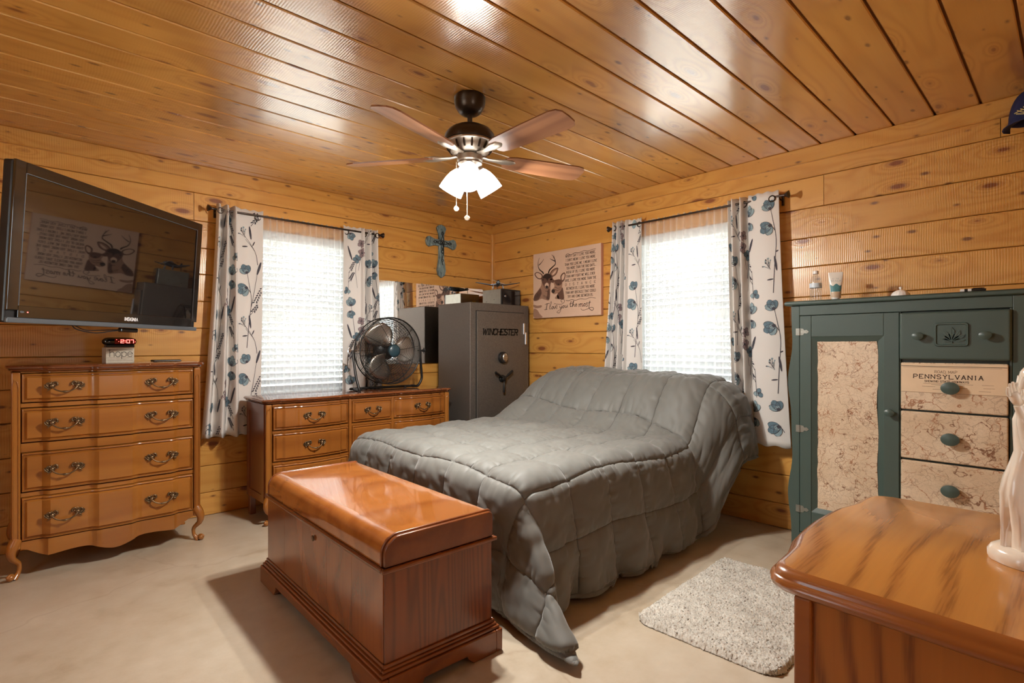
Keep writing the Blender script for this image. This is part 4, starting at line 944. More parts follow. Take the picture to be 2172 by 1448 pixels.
    ii = np.arange(n_p-1)[:, None]*n_q+np.arange(n_q-1)[None]; F = np.stack([ii, ii+1, ii+n_q+1, ii+n_q], 2).reshape(-1, 4)
    me = bpy.data.meshes.new('comforter'); me.vertices.add(len(V)); me.vertices.foreach_set('co', V.astype(np.float32).ravel())
    me.loops.add(F.size); me.loops.foreach_set('vertex_index', F.ravel().astype(np.int32)); me.polygons.add(len(F)); me.polygons.foreach_set('loop_start', np.arange(0, F.size, 4, dtype=np.int32)); me.polygons.foreach_set('loop_total', np.full(len(F), 4, dtype=np.int32))
    me.polygons.foreach_set('use_smooth', np.ones(len(F), dtype=bool)); me.update(calc_edges=True); me.materials.append(M['comf'])
    o = bpy.data.objects.new('comforter', me); COL.objects.link(o); o.location = o0
    md = o.modifiers.new('thickness', 'SOLIDIFY'); md.thickness = .014; md.offset = -1 if True else 1
    tag(o, 'grey quilted comforter draped over the whole bed and pillows', 'comforter')
    # stitched seams: thread ribbons lying in the quilting lines
    Pl = P-o0; gi = np.gradient(P, axis=0); gj = np.gradient(P, axis=1); Nf = np.cross(gi, gj); Nf /= np.linalg.norm(Nf, axis=2, keepdims=True)+1e-9; Nf *= np.where(Nf[Ellipsis, 2:3].mean() < 0, -1, 1)
    def at(pp, qq):
        fi = np.clip(pp/(Lp+b_f)*(n_p-1), 0, n_p-1.001); fj = np.clip((qq+a_l)/(Wd+a_r+a_l)*(n_q-1), 0, n_q-1.001); i0 = fi.astype(int); j0 = fj.astype(int); s_ = (fi-i0)[:, None]; t_ = (fj-j0)[:, None]
        g = lambda A: (A[i0, j0]*(1-s_)+A[i0+1, j0]*s_)*(1-t_)+(A[i0, j0+1]*(1-s_)+A[i0+1, j0+1]*s_)*t_
        return g(Pl)+g(Nf)*.0009
    hw = .0036
    def thread(A, B):
        m_ = len(A); V = np.vstack([A, B]); F = [(i, i+1, m_+i+1, m_+i) for i in range(m_-1)]; put('stitched_seam', V, F, 'thread', o, smooth=180)
    qq = np.linspace(-a_l+.004, Wd+a_r-.004, 420); pp = np.linspace(.004, Lp+b_f-.004, 420)
    for kk in range(1, 10):
        pc = cp*kk-.10-.012*np.sin(qq*7)
        if pc.max() < Lp+b_f-.01 and pc.min() > .01: thread(at(pc-hw, qq), at(pc+hw, qq))
    for kk in range(-2, 12):
        qc = cq*kk-.02-.012*np.sin(pp*6)
        if qc.max() < Wd+a_r-.01 and qc.min() > -a_l+.01: thread(at(pp, qc-hw), at(pp, qc+hw))
comforter()
def rug():
    r0 = np.array((-1.235, -3.155, 0)); n, m_ = 210, 170; u = np.linspace(-.5, .5, n)[:, None]*np.ones((1, m_)); v = np.linspace(-.5, .5, m_)[None]*np.ones((n, 1))
    ex = np.array((.93, .03)); ey = np.array((-.02, .60)); rr = np.random.default_rng(4)
    du = np.maximum(np.abs(u)-.5+.09, 0)/.09; dv = np.maximum(np.abs(v)-.5+.13, 0)/.13; cc = np.hypot(du, dv); sc = np.where(cc > 1, 1/np.maximum(cc, 1e-6), 1)
    uu = np.sign(u)*np.where(du > 0, (.5-.09)+.09*du*sc, np.abs(u)); vv = np.sign(v)*np.where(dv > 0, (.5-.13)+.13*dv*sc, np.abs(v))
    x = uu*ex[0]+vv*ey[0]+rr.normal(0, .0016, u.shape); y = uu*ex[1]+vv*ey[1]+rr.normal(0, .0016, u.shape)
    edge = np.minimum(.5-np.abs(u), .5-np.abs(v)); z = .004+.014*sst(0, .02, edge)+.010*rr.random(u.shape)*sst(0, .02, edge)+.006*(vnoise(x*18+9, y*18+9, 2)-.5)*sst(0, .03, edge)
    V = np.stack([x, y, z], 2).reshape(-1, 3); ii = np.arange(n-1)[:, None]*m_+np.arange(m_-1)[None]; F = np.stack([ii, ii+m_, ii+m_+1, ii+1], 2).reshape(-1, 4)
    o = put('bedside_rug', V, F, 'rug', None, smooth=180); o.location = r0; md = o.modifiers.new('backing', 'SOLIDIFY'); md.thickness = .003; md.offset = -1
    tag(o, 'small grey shaggy rug on the floor beside the bed', 'rug')
rug()
def bin_(x, y, sx, sy, h, rz, label):
    r = thing('storage_box', label, 'box', (x, y, 0), rz, 'clear boxes under the bed'); t = .004; a, b_ = sx/2, sy/2; m_ = MB()
    m_.box(-a, a, -b_, b_, 0.001, t); m_.box(-a, -a+t, -b_, b_, t, h); m_.box(a-t, a, -b_, b_, t, h); m_.box(-a+t, a-t, -b_, -b_+t, t, h); m_.box(-a+t, a-t, b_-t, b_, t, h)
    m_.build('tub', 'bin', r, bev=.001); MB().box(-a-.006, a+.006, -b_-.006, b_+.006, h+.0005, h+.012).build('lid', 'bin', r, bev=.004)
bin_(-.60, -2.44, .30, .30, .085, .1, 'clear plastic storage box under the bed, nearer the wall')
bin_(-1.00, -2.42, .36, .26, .07, -.05, 'low clear plastic storage box under the bed, nearer the rug')

# ------------------------------------------------------------------ gun safe, lock box, model aircraft
def safe():
    r = thing('gun_safe', 'tall grey steel gun safe standing in the corner', 'safe', (-.425, -.365, 0)); hx, yf, yb, h = .358, -.235, .235, 1.57
    MB().box(-hx, hx, yf, yb, .03, h).build('body', 'safe', r, bev=.006); 
    MB().box(-hx+.02, hx-.02, yf+.02, yb-.02, 0, .03).build('foot_plinth', 'black', r)
    fr = MB(); a, z0, z1 = .288, .10, 1.495
    for (x0, x1, q0, q1) in ((-a-.006, -a, z0-.006, z1+.006), (a, a+.006, z0-.006, z1+.006), (-a, a, z1, z1+.006), (-a, a, z0-.006, z0)): fr.box(x0, x1, yf-.0015, yf+.001, q0, q1)
    fr.build('door_gap', 'black', r)
    d = MB().box(-a, a, yf-.012, yf, z0, z1).build('door', 'safe', r, bev=.003); f = yf-.012
    for zc in (1.30, .30):
        hg = MB(); hg.tube([(a+.012, yf-.016, zc-.095), (a+.012, yf-.016, zc+.015)], .013, 12); hg.tube([(a-.012, yf-.016, zc-.0), (a-.012, yf-.016, zc+.10)], .011, 12); hg.build('hinge', 'chrome', r, smooth=60)
    print_mesh('lettering', text_c('WINCHESTER', -.018, 1.290, .052, wt=.235, sp=1.0, serif=True, slant=.22), lambda u, v: (u, f-.0012, v), 'ink_black', d)
    k = MB(); k.lathe([(.052, 0), (.052, .022), (.046, .030), (.0, .032)], 28, (.005, f-.0005, 1.085), rot_x(PI/2)); kp = k.build('keypad', 'black', d, smooth=40)
    b = MB()
    b.lathe([(.031, .0), (.031, .006), (.028, .009), (0, .009)], 24, (.012, f-.031, 1.085), rot_x(PI/2) @ Matrix.Diagonal((.92, 1.25, 1, 1))); b.build('button_panel', 'alu', kp, smooth=40)
    b = MB()
    for i in range(3):
        for j in range(4): b.sphere((.012-.014+.014*i, f-.0405, 1.085+.022-.0148*j), .0042, 8, sc=(1, .5, 1))
    b.build('buttons', 'black', kp, smooth=80)
    h_ = MB(); h_.lathe([(.034, 0), (.034, .012), (.026, .02), (.026, .04), (.018, .046), (0, .047)], 20, (0, f, .895), rot_x(PI/2)); hb = h_.build('handle_hub', 'black_metal', d, smooth=40)
    for an in (math.radians(150), math.radians(33), math.radians(268)):
        s = MB(); u = np.array((math.cos(an), 0, math.sin(an))); c = np.array((0, f-.034, .895)); s.tube([tuple(c+u*t) for t in (.018, .05, .055, .11, .122, .126)], [.008, .009, .0105, .0115, .0105, .004], 12); s.build('spoke', 'black_metal', hb, smooth=50)
    return r
safe()
def lock_box():
    r = thing('lock_box', 'small steel lock box with black door on top of the safe', 'box', (-.176, -.345, 1.5725)); hx, yf, yb, h = .124, -.125, .15, .158
    MB().box(-hx, hx, yf+.012, yb, 0, h).build('body', 'brushed', r, bev=.003)
    MB().box(-hx, hx, yf, yf+.012, 0, h).build('door_frame', 'black', r, bev=.002)
    d = MB().box(-hx+.012, hx-.012, yf-.004, yf, .010, h-.012).build('door', 'black_gloss', r, bev=.002)
    b = MB(); b.lathe([(.011, 0), (.011, .005), (.008, .008), (0, .008)], 16, (-hx+.045, yf-.004, .088), rot_x(PI/2)); b.build('lock', 'chrome', d, smooth=40)
    b = MB()
    for (yy, zz) in ((-.02, .06), (.09, .045)): b.lathe([(.004, 0), (.004, .001), (0, .001)], 10, (-hx, yy, zz), rot_y(-PI/2))
    b.build('rivet', 'black', r); MB().box(-hx+.15, -hx+.20, yb, yb+.001, .03, .09).build('sticker', 'yellow', r)
lock_box()
def aircraft():
    r = thing('model_airplane', 'blue-grey model propeller airplane on top of the lock box', 'toy airplane', (-.235, -.345, 1.7345), math.radians(-38))
    # local: nose along -y, wings along x
    b = MB(); b.tube([(0, y, z) for y, z in ((-.085, .062), (-.075, .062), (-.045, .058), (.0, .054), (.06, .048), (.115, .045), (.125, .045))], [.006, .018, .021, .022, .015, .006, .002], 14, flat=1.15); b.build('fuselage', 'plane_blue', r, smooth=70)
    for s in (-1, 1):
        P = [(0, -.045, .048), (s*.07, -.043, .040), (s*.20, -.012, .062), (s*.215, .0, .064), (s*.20, .010, .062), (s*.07, .035, .040), (0, .04, .048)]
        V = [(x, y, z) for x, y, z in P]+[(x, y, z+.006) for x, y, z in P]; n = 7; F = [tuple(range(n)), tuple(range(2*n-1, n-1, -1))]+[(i, (i+1) % n, n+(i+1) % n, n+i) for i in range(n)]
        put('wing', V, F, 'plane_blue', r)
        g = MB(); g.tube([(s*.045, -.03, .042), (s*.048, -.034, .012)], .004, 8); g.lathe([(.011, -.004), (.011, .004)], 14, (s*.049, -.036, .0115), rot_y(PI/2)); g.build('landing_gear', 'plane_pale', r, smooth=50)
        P = [(0, .09, .046), (s*.055, .105, .048), (s*.055, .12, .048), (0, .122, .046)]; V = P+[(x, y, z+.003) for x, y, z in P]; put('tailplane', V, [(0, 1, 2, 3), (7, 6, 5, 4), (0, 1, 5, 4), (1, 2, 6, 5), (2, 3, 7, 6), (3, 0, 4, 7)], 'plane_blue', r)
    MB().prism([(.085, .048), (.122, .048), (.125, .085), (.110, .088)], -.002, .002, 0).build('tail_fin', 'plane_blue', r)
    c = MB(); c.sphere((0, -.01, .074), .02, 12, sc=(.7, 1.5, .7)); c.build('canopy', 'plane_pale', r, smooth=80)
    c = MB(); c.tube([(0, -.082, .062), (0, -.098, .062), (0, -.104, .062)], [.012, .008, .002], 12); c.build('spinner', 'plane_pale', r, smooth=70)
    for s in (-1, 1):
        c = MB(); an = math.radians(18); c.tube([(s*t*math.cos(an), -.094, .062+s*t*math.sin(-an)) for t in (.004, .02, .05, .062)], [.004, .008, .009, .003], 8, flat=.3); c.build('propeller_blade', 'cream', r, smooth=60)
    t = MB(); t.tube([(0, .115, .044), (0, .118, .004)], .003, 6); t.build('tail_wheel', 'black', r)
aircraft()
mr = thing('wall_mirror', 'frameless wall mirror behind the safe and fan', 'mirror', (-.75, -.012, 1.03))
MB().box(-.68, .60, -.008, .010, 0, .735).build('mirror_glass', 'mirror', mr)
for x in (-.4, -.14, .12, .4):
    for z in (-.006, .727): MB().box(x-.01, x+.01, -.012, -.0085, z, z+.016).build('clip', 'bottle', mr, bev=.002)

# ------------------------------------------------------------------ wall cross, printed board
def cross():
    r = thing('wall_cross', 'weathered teal cross with dark scrollwork on the left wall', 'cross', (-.668, -.001, 1.838)); c = (0, .335)
    def arm(L, w0, w1, ang, tip):
        pts = [(-w0, 0), (-w0, L*.45), (-w1, L*.78), (-w1*.75, L*.92), (0, L), (w1*.75, L*.92), (w1, L*.78), (w0, L*.45), (w0, 0)]
        ca, sa = math.cos(ang), math.sin(ang); return [(c[0]+x*ca-y*sa, c[1]+x*sa+y*ca) for x, y in pts][::-1]
    for L, a, w1 in ((.175, 0, .048), (.335, PI, .044), (.18, PI/2, .045), (.18, -PI/2, .045)): MB().prism(arm(L, .031, w1*1.15, a, 0), -.028, -.004, 1).build('arm', 'cross', r, bev=.006)
    for L, a, w1 in ((.14, 0, .024), (.30, PI, .022), (.145, PI/2, .022), (.145, -PI/2, .022)): MB().prism(arm(L, .012, w1, a, 0), -.036, -.028, 1).build('raised_panel', 'cross', r, bev=.004)
    b = MB(); yy = -.040
    for a in (0, PI/2, PI, -PI/2):
        ca, sa = math.cos(a), math.sin(a); f = lambda x, y: (c[0]+x*ca-y*sa, yy, c[1]+x*sa+y*ca)
        for s in (-1, 1): b.tube(spline([f(0, .0), f(s*.014, .03), f(s*.002, .06), f(s*-.012, .085), f(0, .105)], 5), .0035, 6)
        b.torus(f(0, .085), .011, .0028, 'y', 14, 6)
    b.torus((c[0], yy, c[1]), .022, .004, 'y', 18, 6); b.tube(spline([(0, yy, .335), (.012, yy, .25), (-.008, yy, .17), (.004, yy, .12)], 6), .0035, 6); b.torus((0, yy, .165), .012, .003, 'y', 14, 6)
    b.build('scrollwork', 'cross_metal', r, smooth=60)
cross()
def deer_board():
    Wd, Hd = .80, .61; r = thing('printed_deer_board', 'tan printed board with two deer and love poem on the right wall', 'wall sign', (-.001, -1.027, 1.452), -PI/2)
    # local: x to the right (world -y), front towards local -y
    MB().box(-Wd/2, Wd/2, -.032, -.0025, 0, Hd).build('panel', 'board', r, bev=.002)
    MB().box(Wd/2+.0005, Wd/2+.004, -.031, -.003, .002, Hd-.002).build('edge_strip', 'board_edge', r)
    hl, hr = 987.0, 1090.0
    def uv(x, y):
        t = (y-275)/987.0
        for _ in range(3):
            xl = 360+25*t; xr = 1357+20*t; s = (x-xl)/(xr-xl); yt = 275+(120-275)*s; yb = 1262+(1208-1262)*s; t = (y-yt)/(yb-yt)
        zl, zr = 1/hl, 1/hr; u = s*zl/(s*zl+(1-s)*zr); return (u*Wd-Wd/2, (1-t)*Hd)
    def f3(lay): return lambda u, v: (u, -.0326-.00018*lay, v)
    def poly(pts, lay, mat, sm=True):
        pp = [uv(*p) for p in (spline(pts, 4, True) if sm else pts)]; print_mesh('artwork', [pp], f3(lay), mat, r)
    def strokes(lst, lay, mat, nm='artwork'):
        q = []
        for pts, w0, w1 in lst:
            pp = [uv(*p) for p in spline(pts, 6)]; q += ribbon(pp, list(np.linspace(w0, w1, len(pp))*.00078))
        print_mesh(nm, q, f3(lay), mat, r)
    poly([(385, 985), (395, 905), (440, 840), (490, 760), (512, 690), (622, 690), (622, 965), (560, 975), (500, 958), (435, 992)], 1, 'ink3')
    poly([(385, 985), (396, 910), (440, 850), (480, 800), (500, 860), (480, 930), (450, 975)], 2, 'ink2'); poly([(590, 830), (620, 810), (622, 960), (575, 965), (585, 900)], 2, 'ink2')
    poly([(388, 575), (420, 548), (470, 560), (512, 600), (500, 655), (450, 655), (410, 625)], 1, 'ink2'); poly([(402, 578), (425, 560), (465, 572), (495, 605), (485, 640), (450, 640), (420, 615)], 2, 'board')
    poly([(608, 592), (640, 530), (690, 492), (738, 487), (735, 535), (710, 590), (662, 625), (622, 622)], 1, 'ink2'); poly([(628, 590), (655, 540), (695, 508), (725, 502), (722, 535), (700, 580), (660, 608)], 2, 'ink3'); poly([(650, 585), (680, 545), (712, 518), (700, 560), (668, 592)], 3, 'board')
    poly([(494, 650), (530, 590), (580, 570), (640, 590), (662, 650), (640, 705), (622, 765), (602, 802), (575, 812), (545, 790), (520, 740), (500, 700)], 3, 'ink2')
    poly([(510, 640), (545, 588), (590, 574), (635, 598), (640, 640), (600, 650), (585, 690), (560, 650)], 4, 'ink'); poly([(548, 740), (575, 712), (604, 735), (600, 785), (575, 802), (550, 780)], 4, 'board'); poly([(556, 770), (575, 755), (598, 770), (590, 797), (566, 797)], 5, 'ink')
    poly([(505, 665), (520, 655), (530, 668), (518, 680)], 5, 'ink'); poly([(622, 660), (645, 648), (655, 662), (635, 678)], 5, 'ink')
    strokes([([(522, 572), (503, 545), (462, 510), (441, 460), (438, 400), (455, 328)], 17, 4), ([(452, 440), (488, 402), (524, 348)], 12, 3), ([(600, 562), (612, 520), (660, 470), (695, 430), (692, 372), (662, 312), (640, 285)], 19, 4), ([(692, 385), (652, 366), (614, 345)], 13, 3), ([(682, 350), (668, 292)], 9, 3), ([(520, 575), (512, 545)], 12, 10)], 4, 'ink')
    poly([(735, 945), (740, 880), (790, 800), (815, 800), (836, 930), (832, 962), (770, 968)], 1, 'ink2'); poly([(700, 955), (740, 900), (760, 960)], 1, 'ink3')
    poly([(636, 642), (690, 672), (762, 660), (802, 690), (804, 780), (772, 850), (712, 887), (672, 882), (650, 850), (662, 815), (690, 770), (672, 712)], 3, 'ink3'); poly([(690, 680), (760, 664), (800, 694), (792, 740), (750, 760), (710, 740)], 4, 'ink2')
    poly([(648, 848), (660, 815), (692, 820), (700, 850), (682, 876), (660, 868)], 5, 'ink'); poly([(732, 738), (750, 728), (765, 740), (748, 752)], 5, 'ink'); poly([(785, 692), (775, 622), (800, 576), (836, 560), (850, 600), (840, 660), (812, 706)], 3, 'ink2'); poly([(800, 675), (793, 625), (812, 590), (832, 580), (838, 610), (825, 660)], 4, 'board')
    poly([(625, 640), (660, 650), (690, 690), (670, 715), (640, 705)], 5, 'ink2')
    strokes([([(700, 780), (740, 800), (790, 790)], 6, 3), ([(690, 820), (740, 830), (780, 815)], 6, 3), ([(560, 840), (600, 850), (615, 900)], 6, 3), ([(430, 880), (450, 900), (440, 940)], 6, 3)]+[([(400+12*i, 930-9*i), (412+12*i, 960-9*i)], 4, 2) for i in range(9)]+[([(530+10*i, 900+5*i), (538+10*i, 940+4*i)], 4, 2) for i in range(8)], 6, 'ink')
    poly([(386, 1050), (440, 1065), (505, 1060), (498, 1092), (430, 1105), (387, 1085)], 1, 'ink3'); poly([(388, 1118), (440, 1128), (480, 1190), (522, 1246), (400, 1254)], 1, 'ink3'); pass
    rows = ['WHEN I SAY I LOVE YOU MORE,', "I DON'T MEAN I LOVE YOU MORE", 'THAN YOU LOVE ME. I MEAN I LOVE', 'YOU MORE THAN THE BAD DAYS...', 'AHEAD OF US, I LOVE YOU MORE', 'THAN ANY FIGHT WE WILL EVER', 'HAVE. I LOVE YOU MORE THAN THE', 'D  I  S  T  A  N  C  E', 'BETWEEN US, I LOVE YOU MORE', 'THAN ANY OBSTACLE THAT COULD', 'TRY AND COME BETWEEN US.']
    ext = [(845, 1283, 335, 268), (852, 1280, 398, 330), (838, 1305, 462, 398), (865, 1295, 515, 462), (860, 1278, 577, 528), (862, 1280, 640, 592), (845, 1298, 704, 655), (853, 1292, 765, 722), (868, 1280, 826, 785), (858, 1295, 888, 852), (890, 1258, 945, 918)]
    q = []
    for t_, (xa, xb, ya, yb) in zip(rows, ext):
        a, b_ = uv(xa, ya), uv(xb, yb); q += fit_text(t_, a[0], b_[0], (a[1]+b_[1])/2, .0205, wt=.13, sp=1.5, serif=True)
    print_mesh('poem_print', q, f3(2), 'ink', r)
    fl_ = [([(850, 290), (880, 275), (900, 285), (930, 290), (980, 262), (1040, 262), (1110, 235), (1180, 238), (1240, 215), (1285, 212)], 5, 4), ([(865, 985), (900, 992), (950, 975), (1010, 985), (1080, 962), (1150, 968), (1220, 945), (1300, 955)], 5, 4)]
    strokes(fl_, 2, 'ink', 'flourish')
    W5 = lambda pts, a=9, b_=9: ([((622+(x-628)*.88 if 624 < x < 765 and y > 1000 else x), y) for x, y in pts], a*.78, b_*.78)
    sc = [W5([(555, 1052), (585, 1035), (620, 1030)], 6, 8), W5([(590, 1035), (582, 1080), (572, 1125)], 14, 12), W5([(545, 1128), (570, 1128), (595, 1118)], 6, 6),
          W5([(628, 1105), (650, 1060), (662, 1020), (655, 1005), (642, 1030), (634, 1080), (632, 1112), (645, 1118), (658, 1098)], 7, 6), W5([(680, 1080), (668, 1100), (672, 1116), (690, 1108), (694, 1085), (682, 1078)], 9, 9), W5([(700, 1078), (708, 1100), (712, 1114), (724, 1095), (730, 1072)], 9, 7), W5([(734, 1092), (756, 1084), (759, 1066), (747, 1058), (735, 1076), (736, 1100), (748, 1112), (764, 1100)], 7, 6),
          W5([(706, 1050), (716, 1030), (740, 1040), (790, 1045), (835, 1020), (845, 990), (825, 968), (795, 980), (795, 1005), (812, 1012)], 5, 8),
          W5([(775, 1072), (780, 1100), (795, 1098), (808, 1068)], 9, 8), W5([(808, 1068), (798, 1110), (785, 1150), (768, 1178), (757, 1165), (775, 1130), (810, 1100)], 9, 5), W5([(828, 1068), (818, 1088), (824, 1102), (840, 1092), (842, 1070), (830, 1066)], 9, 9), W5([(855, 1062), (858, 1090), (870, 1094), (882, 1075), (886, 1056), (884, 1085), (894, 1088)], 9, 7),
          W5([(942, 1000), (932, 1050), (934, 1082), (950, 1075)], 10, 7), W5([(915, 1042), (940, 1034), (962, 1028)], 6, 6), W5([(960, 1085), (972, 1035), (980, 998), (972, 1000), (966, 1050), (962, 1082), (975, 1055), (988, 1048), (990, 1075), (1000, 1078)], 8, 7), W5([(1006, 1062), (1022, 1054), (1022, 1040), (1010, 1042), (1006, 1064), (1014, 1080), (1030, 1066)], 9, 6),
          W5([(1055, 1040), (1062, 1060), (1058, 1085)], 9, 9), W5([(1062, 1055), (1080, 1035), (1085, 1050), (1082, 1082)], 8, 9), W5([(1085, 1052), (1102, 1034), (1108, 1050), (1106, 1078), (1118, 1070)], 8, 7), W5([(1135, 1036), (1124, 1058), (1130, 1074), (1146, 1064), (1148, 1040), (1136, 1034)], 9, 9), W5([(1184, 1034), (1172, 1024), (1161, 1036), (1170, 1050), (1182, 1062), (1178, 1078), (1163, 1080), (1154, 1070)], 8, 7),
          W5([(1215, 998), (1206, 1050), (1204, 1100), (1222, 1125)], 11, 8), W5([(1188, 1028), (1212, 1020), (1228, 1018)], 6, 6), W5([(1090, 1105), (1095, 1128), (1130, 1135), (1180, 1118), (1230, 1095), (1262, 1098), (1270, 1120), (1250, 1140), (1225, 1128)], 5, 9)]
    strokes(sc, 2, 'ink', 'script_print')
deer_board()

# ------------------------------------------------------------------ ceiling fan with lights
def ceiling_fan():
    r = thing('ceiling_fan', 'five-blade ceiling fan with three lit glass shades', 'ceiling fan', (-1.99, -2.10, H), math.radians(-43.28))   # local x = to the right, y = away from the viewer
    def la(nm, prof, mat, sm=35, par=r, n=40): b = MB(); b.lathe(prof, n); return b.build(nm, mat, par, smooth=sm)
    la('canopy', [(.074, 0), (.078, -.006), (.078, -.030), (.073, -.054), (.058, -.078), (.042, -.090), (.024, -.094), (.0, -.094)], 'dark_bronze')
    la('downrod', [(.0125, -.088), (.0125, -.165)], 'dark_bronze')
    la('motor_housing', [(.0, -.148), (.03, -.149), (.075, -.156), (.105, -.172), (.124, -.195), (.130, -.222), (.130, -.232), (.118, -.236)], 'dark_bronze')
    vr = la('vent_ring', [(.118, -.233), (.126, -.236), (.126, -.244), (.117, -.248), (.108, -.262), (.095, -.280), (.084, -.288), (.078, -.292), (.0, -.293)], 'pewter')
    b = MB()
    for k in range(18):
        a = 2*PI*k/18; ca, sa = math.cos(a), math.sin(a); P = [(.1155, -.250), (.1075, -.264), (.096, -.280)]
        b.tube([((R_+.0015)*ca, (R_+.0015)*sa, z) for R_, z in P], [.004, .0062, .005], 6)
    b.build('vent_slots', 'dark_bronze', vr, smooth=50)
    for k, deg in enumerate((-47, 25, 97, 169, 241)):
        a = math.radians(deg); Rm = rot_z(a); pit = rot_x(math.radians(-13)); zc = -.310
        # bracket
        br = MB(); pts = [(.070, 0, -.292), (.10, 0, -.305), (.145, 0, -.306), (.185, 0, -.302), (.225, 0, -.300), (.262, 0, -.300)]
        br.tube([Rm @ Vector(p) for p in pts], [.014, .016, .022, .034, .032, .006], 14, flat=None); o = br.build('blade_bracket', 'pewter', r, smooth=60)
        # flatten bracket about its mid-height
        for v in o.data.vertices: v.co.z = -.300+(v.co.z+.300)*.30
        # blade
        ol = [(.185, -.030), (.20, -.048), (.24, -.058), (.42, -.066), (.60, -.070), (.635, -.062), (.652, -.040), (.655, 0), (.652, .040), (.635, .062), (.60, .070), (.42, .066), (.24, .058), (.20, .048), (.185, .030)]
        V = []
        for zz in (-.0035, .0035):
            for x, y in ol:
                p = pit @ Vector((0, y, zz)); V.append((x, p.y, p.z))
        n = len(ol); F = [tuple(range(n-1, -1, -1)), tuple(range(n, 2*n))]+[(i, (i+1) % n, n+(i+1) % n, n+i) for i in range(n)]
        o = put('blade', V, F, 'blade', r); o.rotation_euler = (0, 0, a); o.location = (0, 0, zc+.008)
    la('switch_housing', [(.050, -.292), (.062, -.297), (.064, -.305), (.064, -.325), (.058, -.332), (.062, -.336), (.062, -.340), (.044, -.356), (.0, -.360)], 'pewter')
    for deg in (-90, 30, 150):
        a = math.radians(deg); ca, sa = math.cos(a), math.sin(a); t = math.radians(36); ax = Vector((ca*math.sin(t), sa*math.sin(t), -math.cos(t))); p0 = Vector((.030*ca, .030*sa, -.335))
        Q = Vector((0, 0, 1)).rotation_difference(ax).to_matrix().to_4x4(); base = p0+ax*.022
        s = MB(); s.lathe([(.018, -.022), (.022, -.004), (.026, .012), (.024, .020)], 20, base, Q); lk = s.build('lamp_holder', 'pewter', r, smooth=40)
        g = MB(); pr = [(.024, .012), (.033, .022), (.046, .045), (.055, .075), (.060, .105), (.063, .135)]
        g.lathe(pr+[(x-.003, z) for x, z in pr[::-1]], 28, base, Q, cap=False); g.build('glass_shade', 'shade', r, smooth=60)
        s = MB(); s.sphere(base+ax*.070, .022, 14, sc=(1, 1, 1.15)); s.build('bulb', 'bulb', lk, smooth=80)
        L = bpy.data.lights.new('fan_lamp', 'POINT'); L.energy = LAMP; L.color = (1.0, .96, .89); L.shadow_soft_size = .035
        lo = bpy.data.objects.new('fan_lamp', L); COL.objects.link(lo); lo.parent = r; lo.location = base+ax*.112
    for (x, y, z0, z1) in ((-.066, -.02, -.335, -.555), (-.004, -.118, -.44, -.625)):
        c = MB(); c.tube([(x, y, z0), (x, y, z1)], .0016, 6); ch = c.build('pull_chain', 'porcelain', r, smooth=60)
        c = MB(); c.lathe([(.0, -.003), (.011, -.003), (.013, 0), (.011, .003), (0, .003)], 18, (x, y, z1-.012), rot_x(PI/2)); c.tube([(x, y, z1+.004), (x, y, z1-.002)], .003, 8); c.build('medallion', 'porcelain', ch, smooth=40)
ceiling_fan()

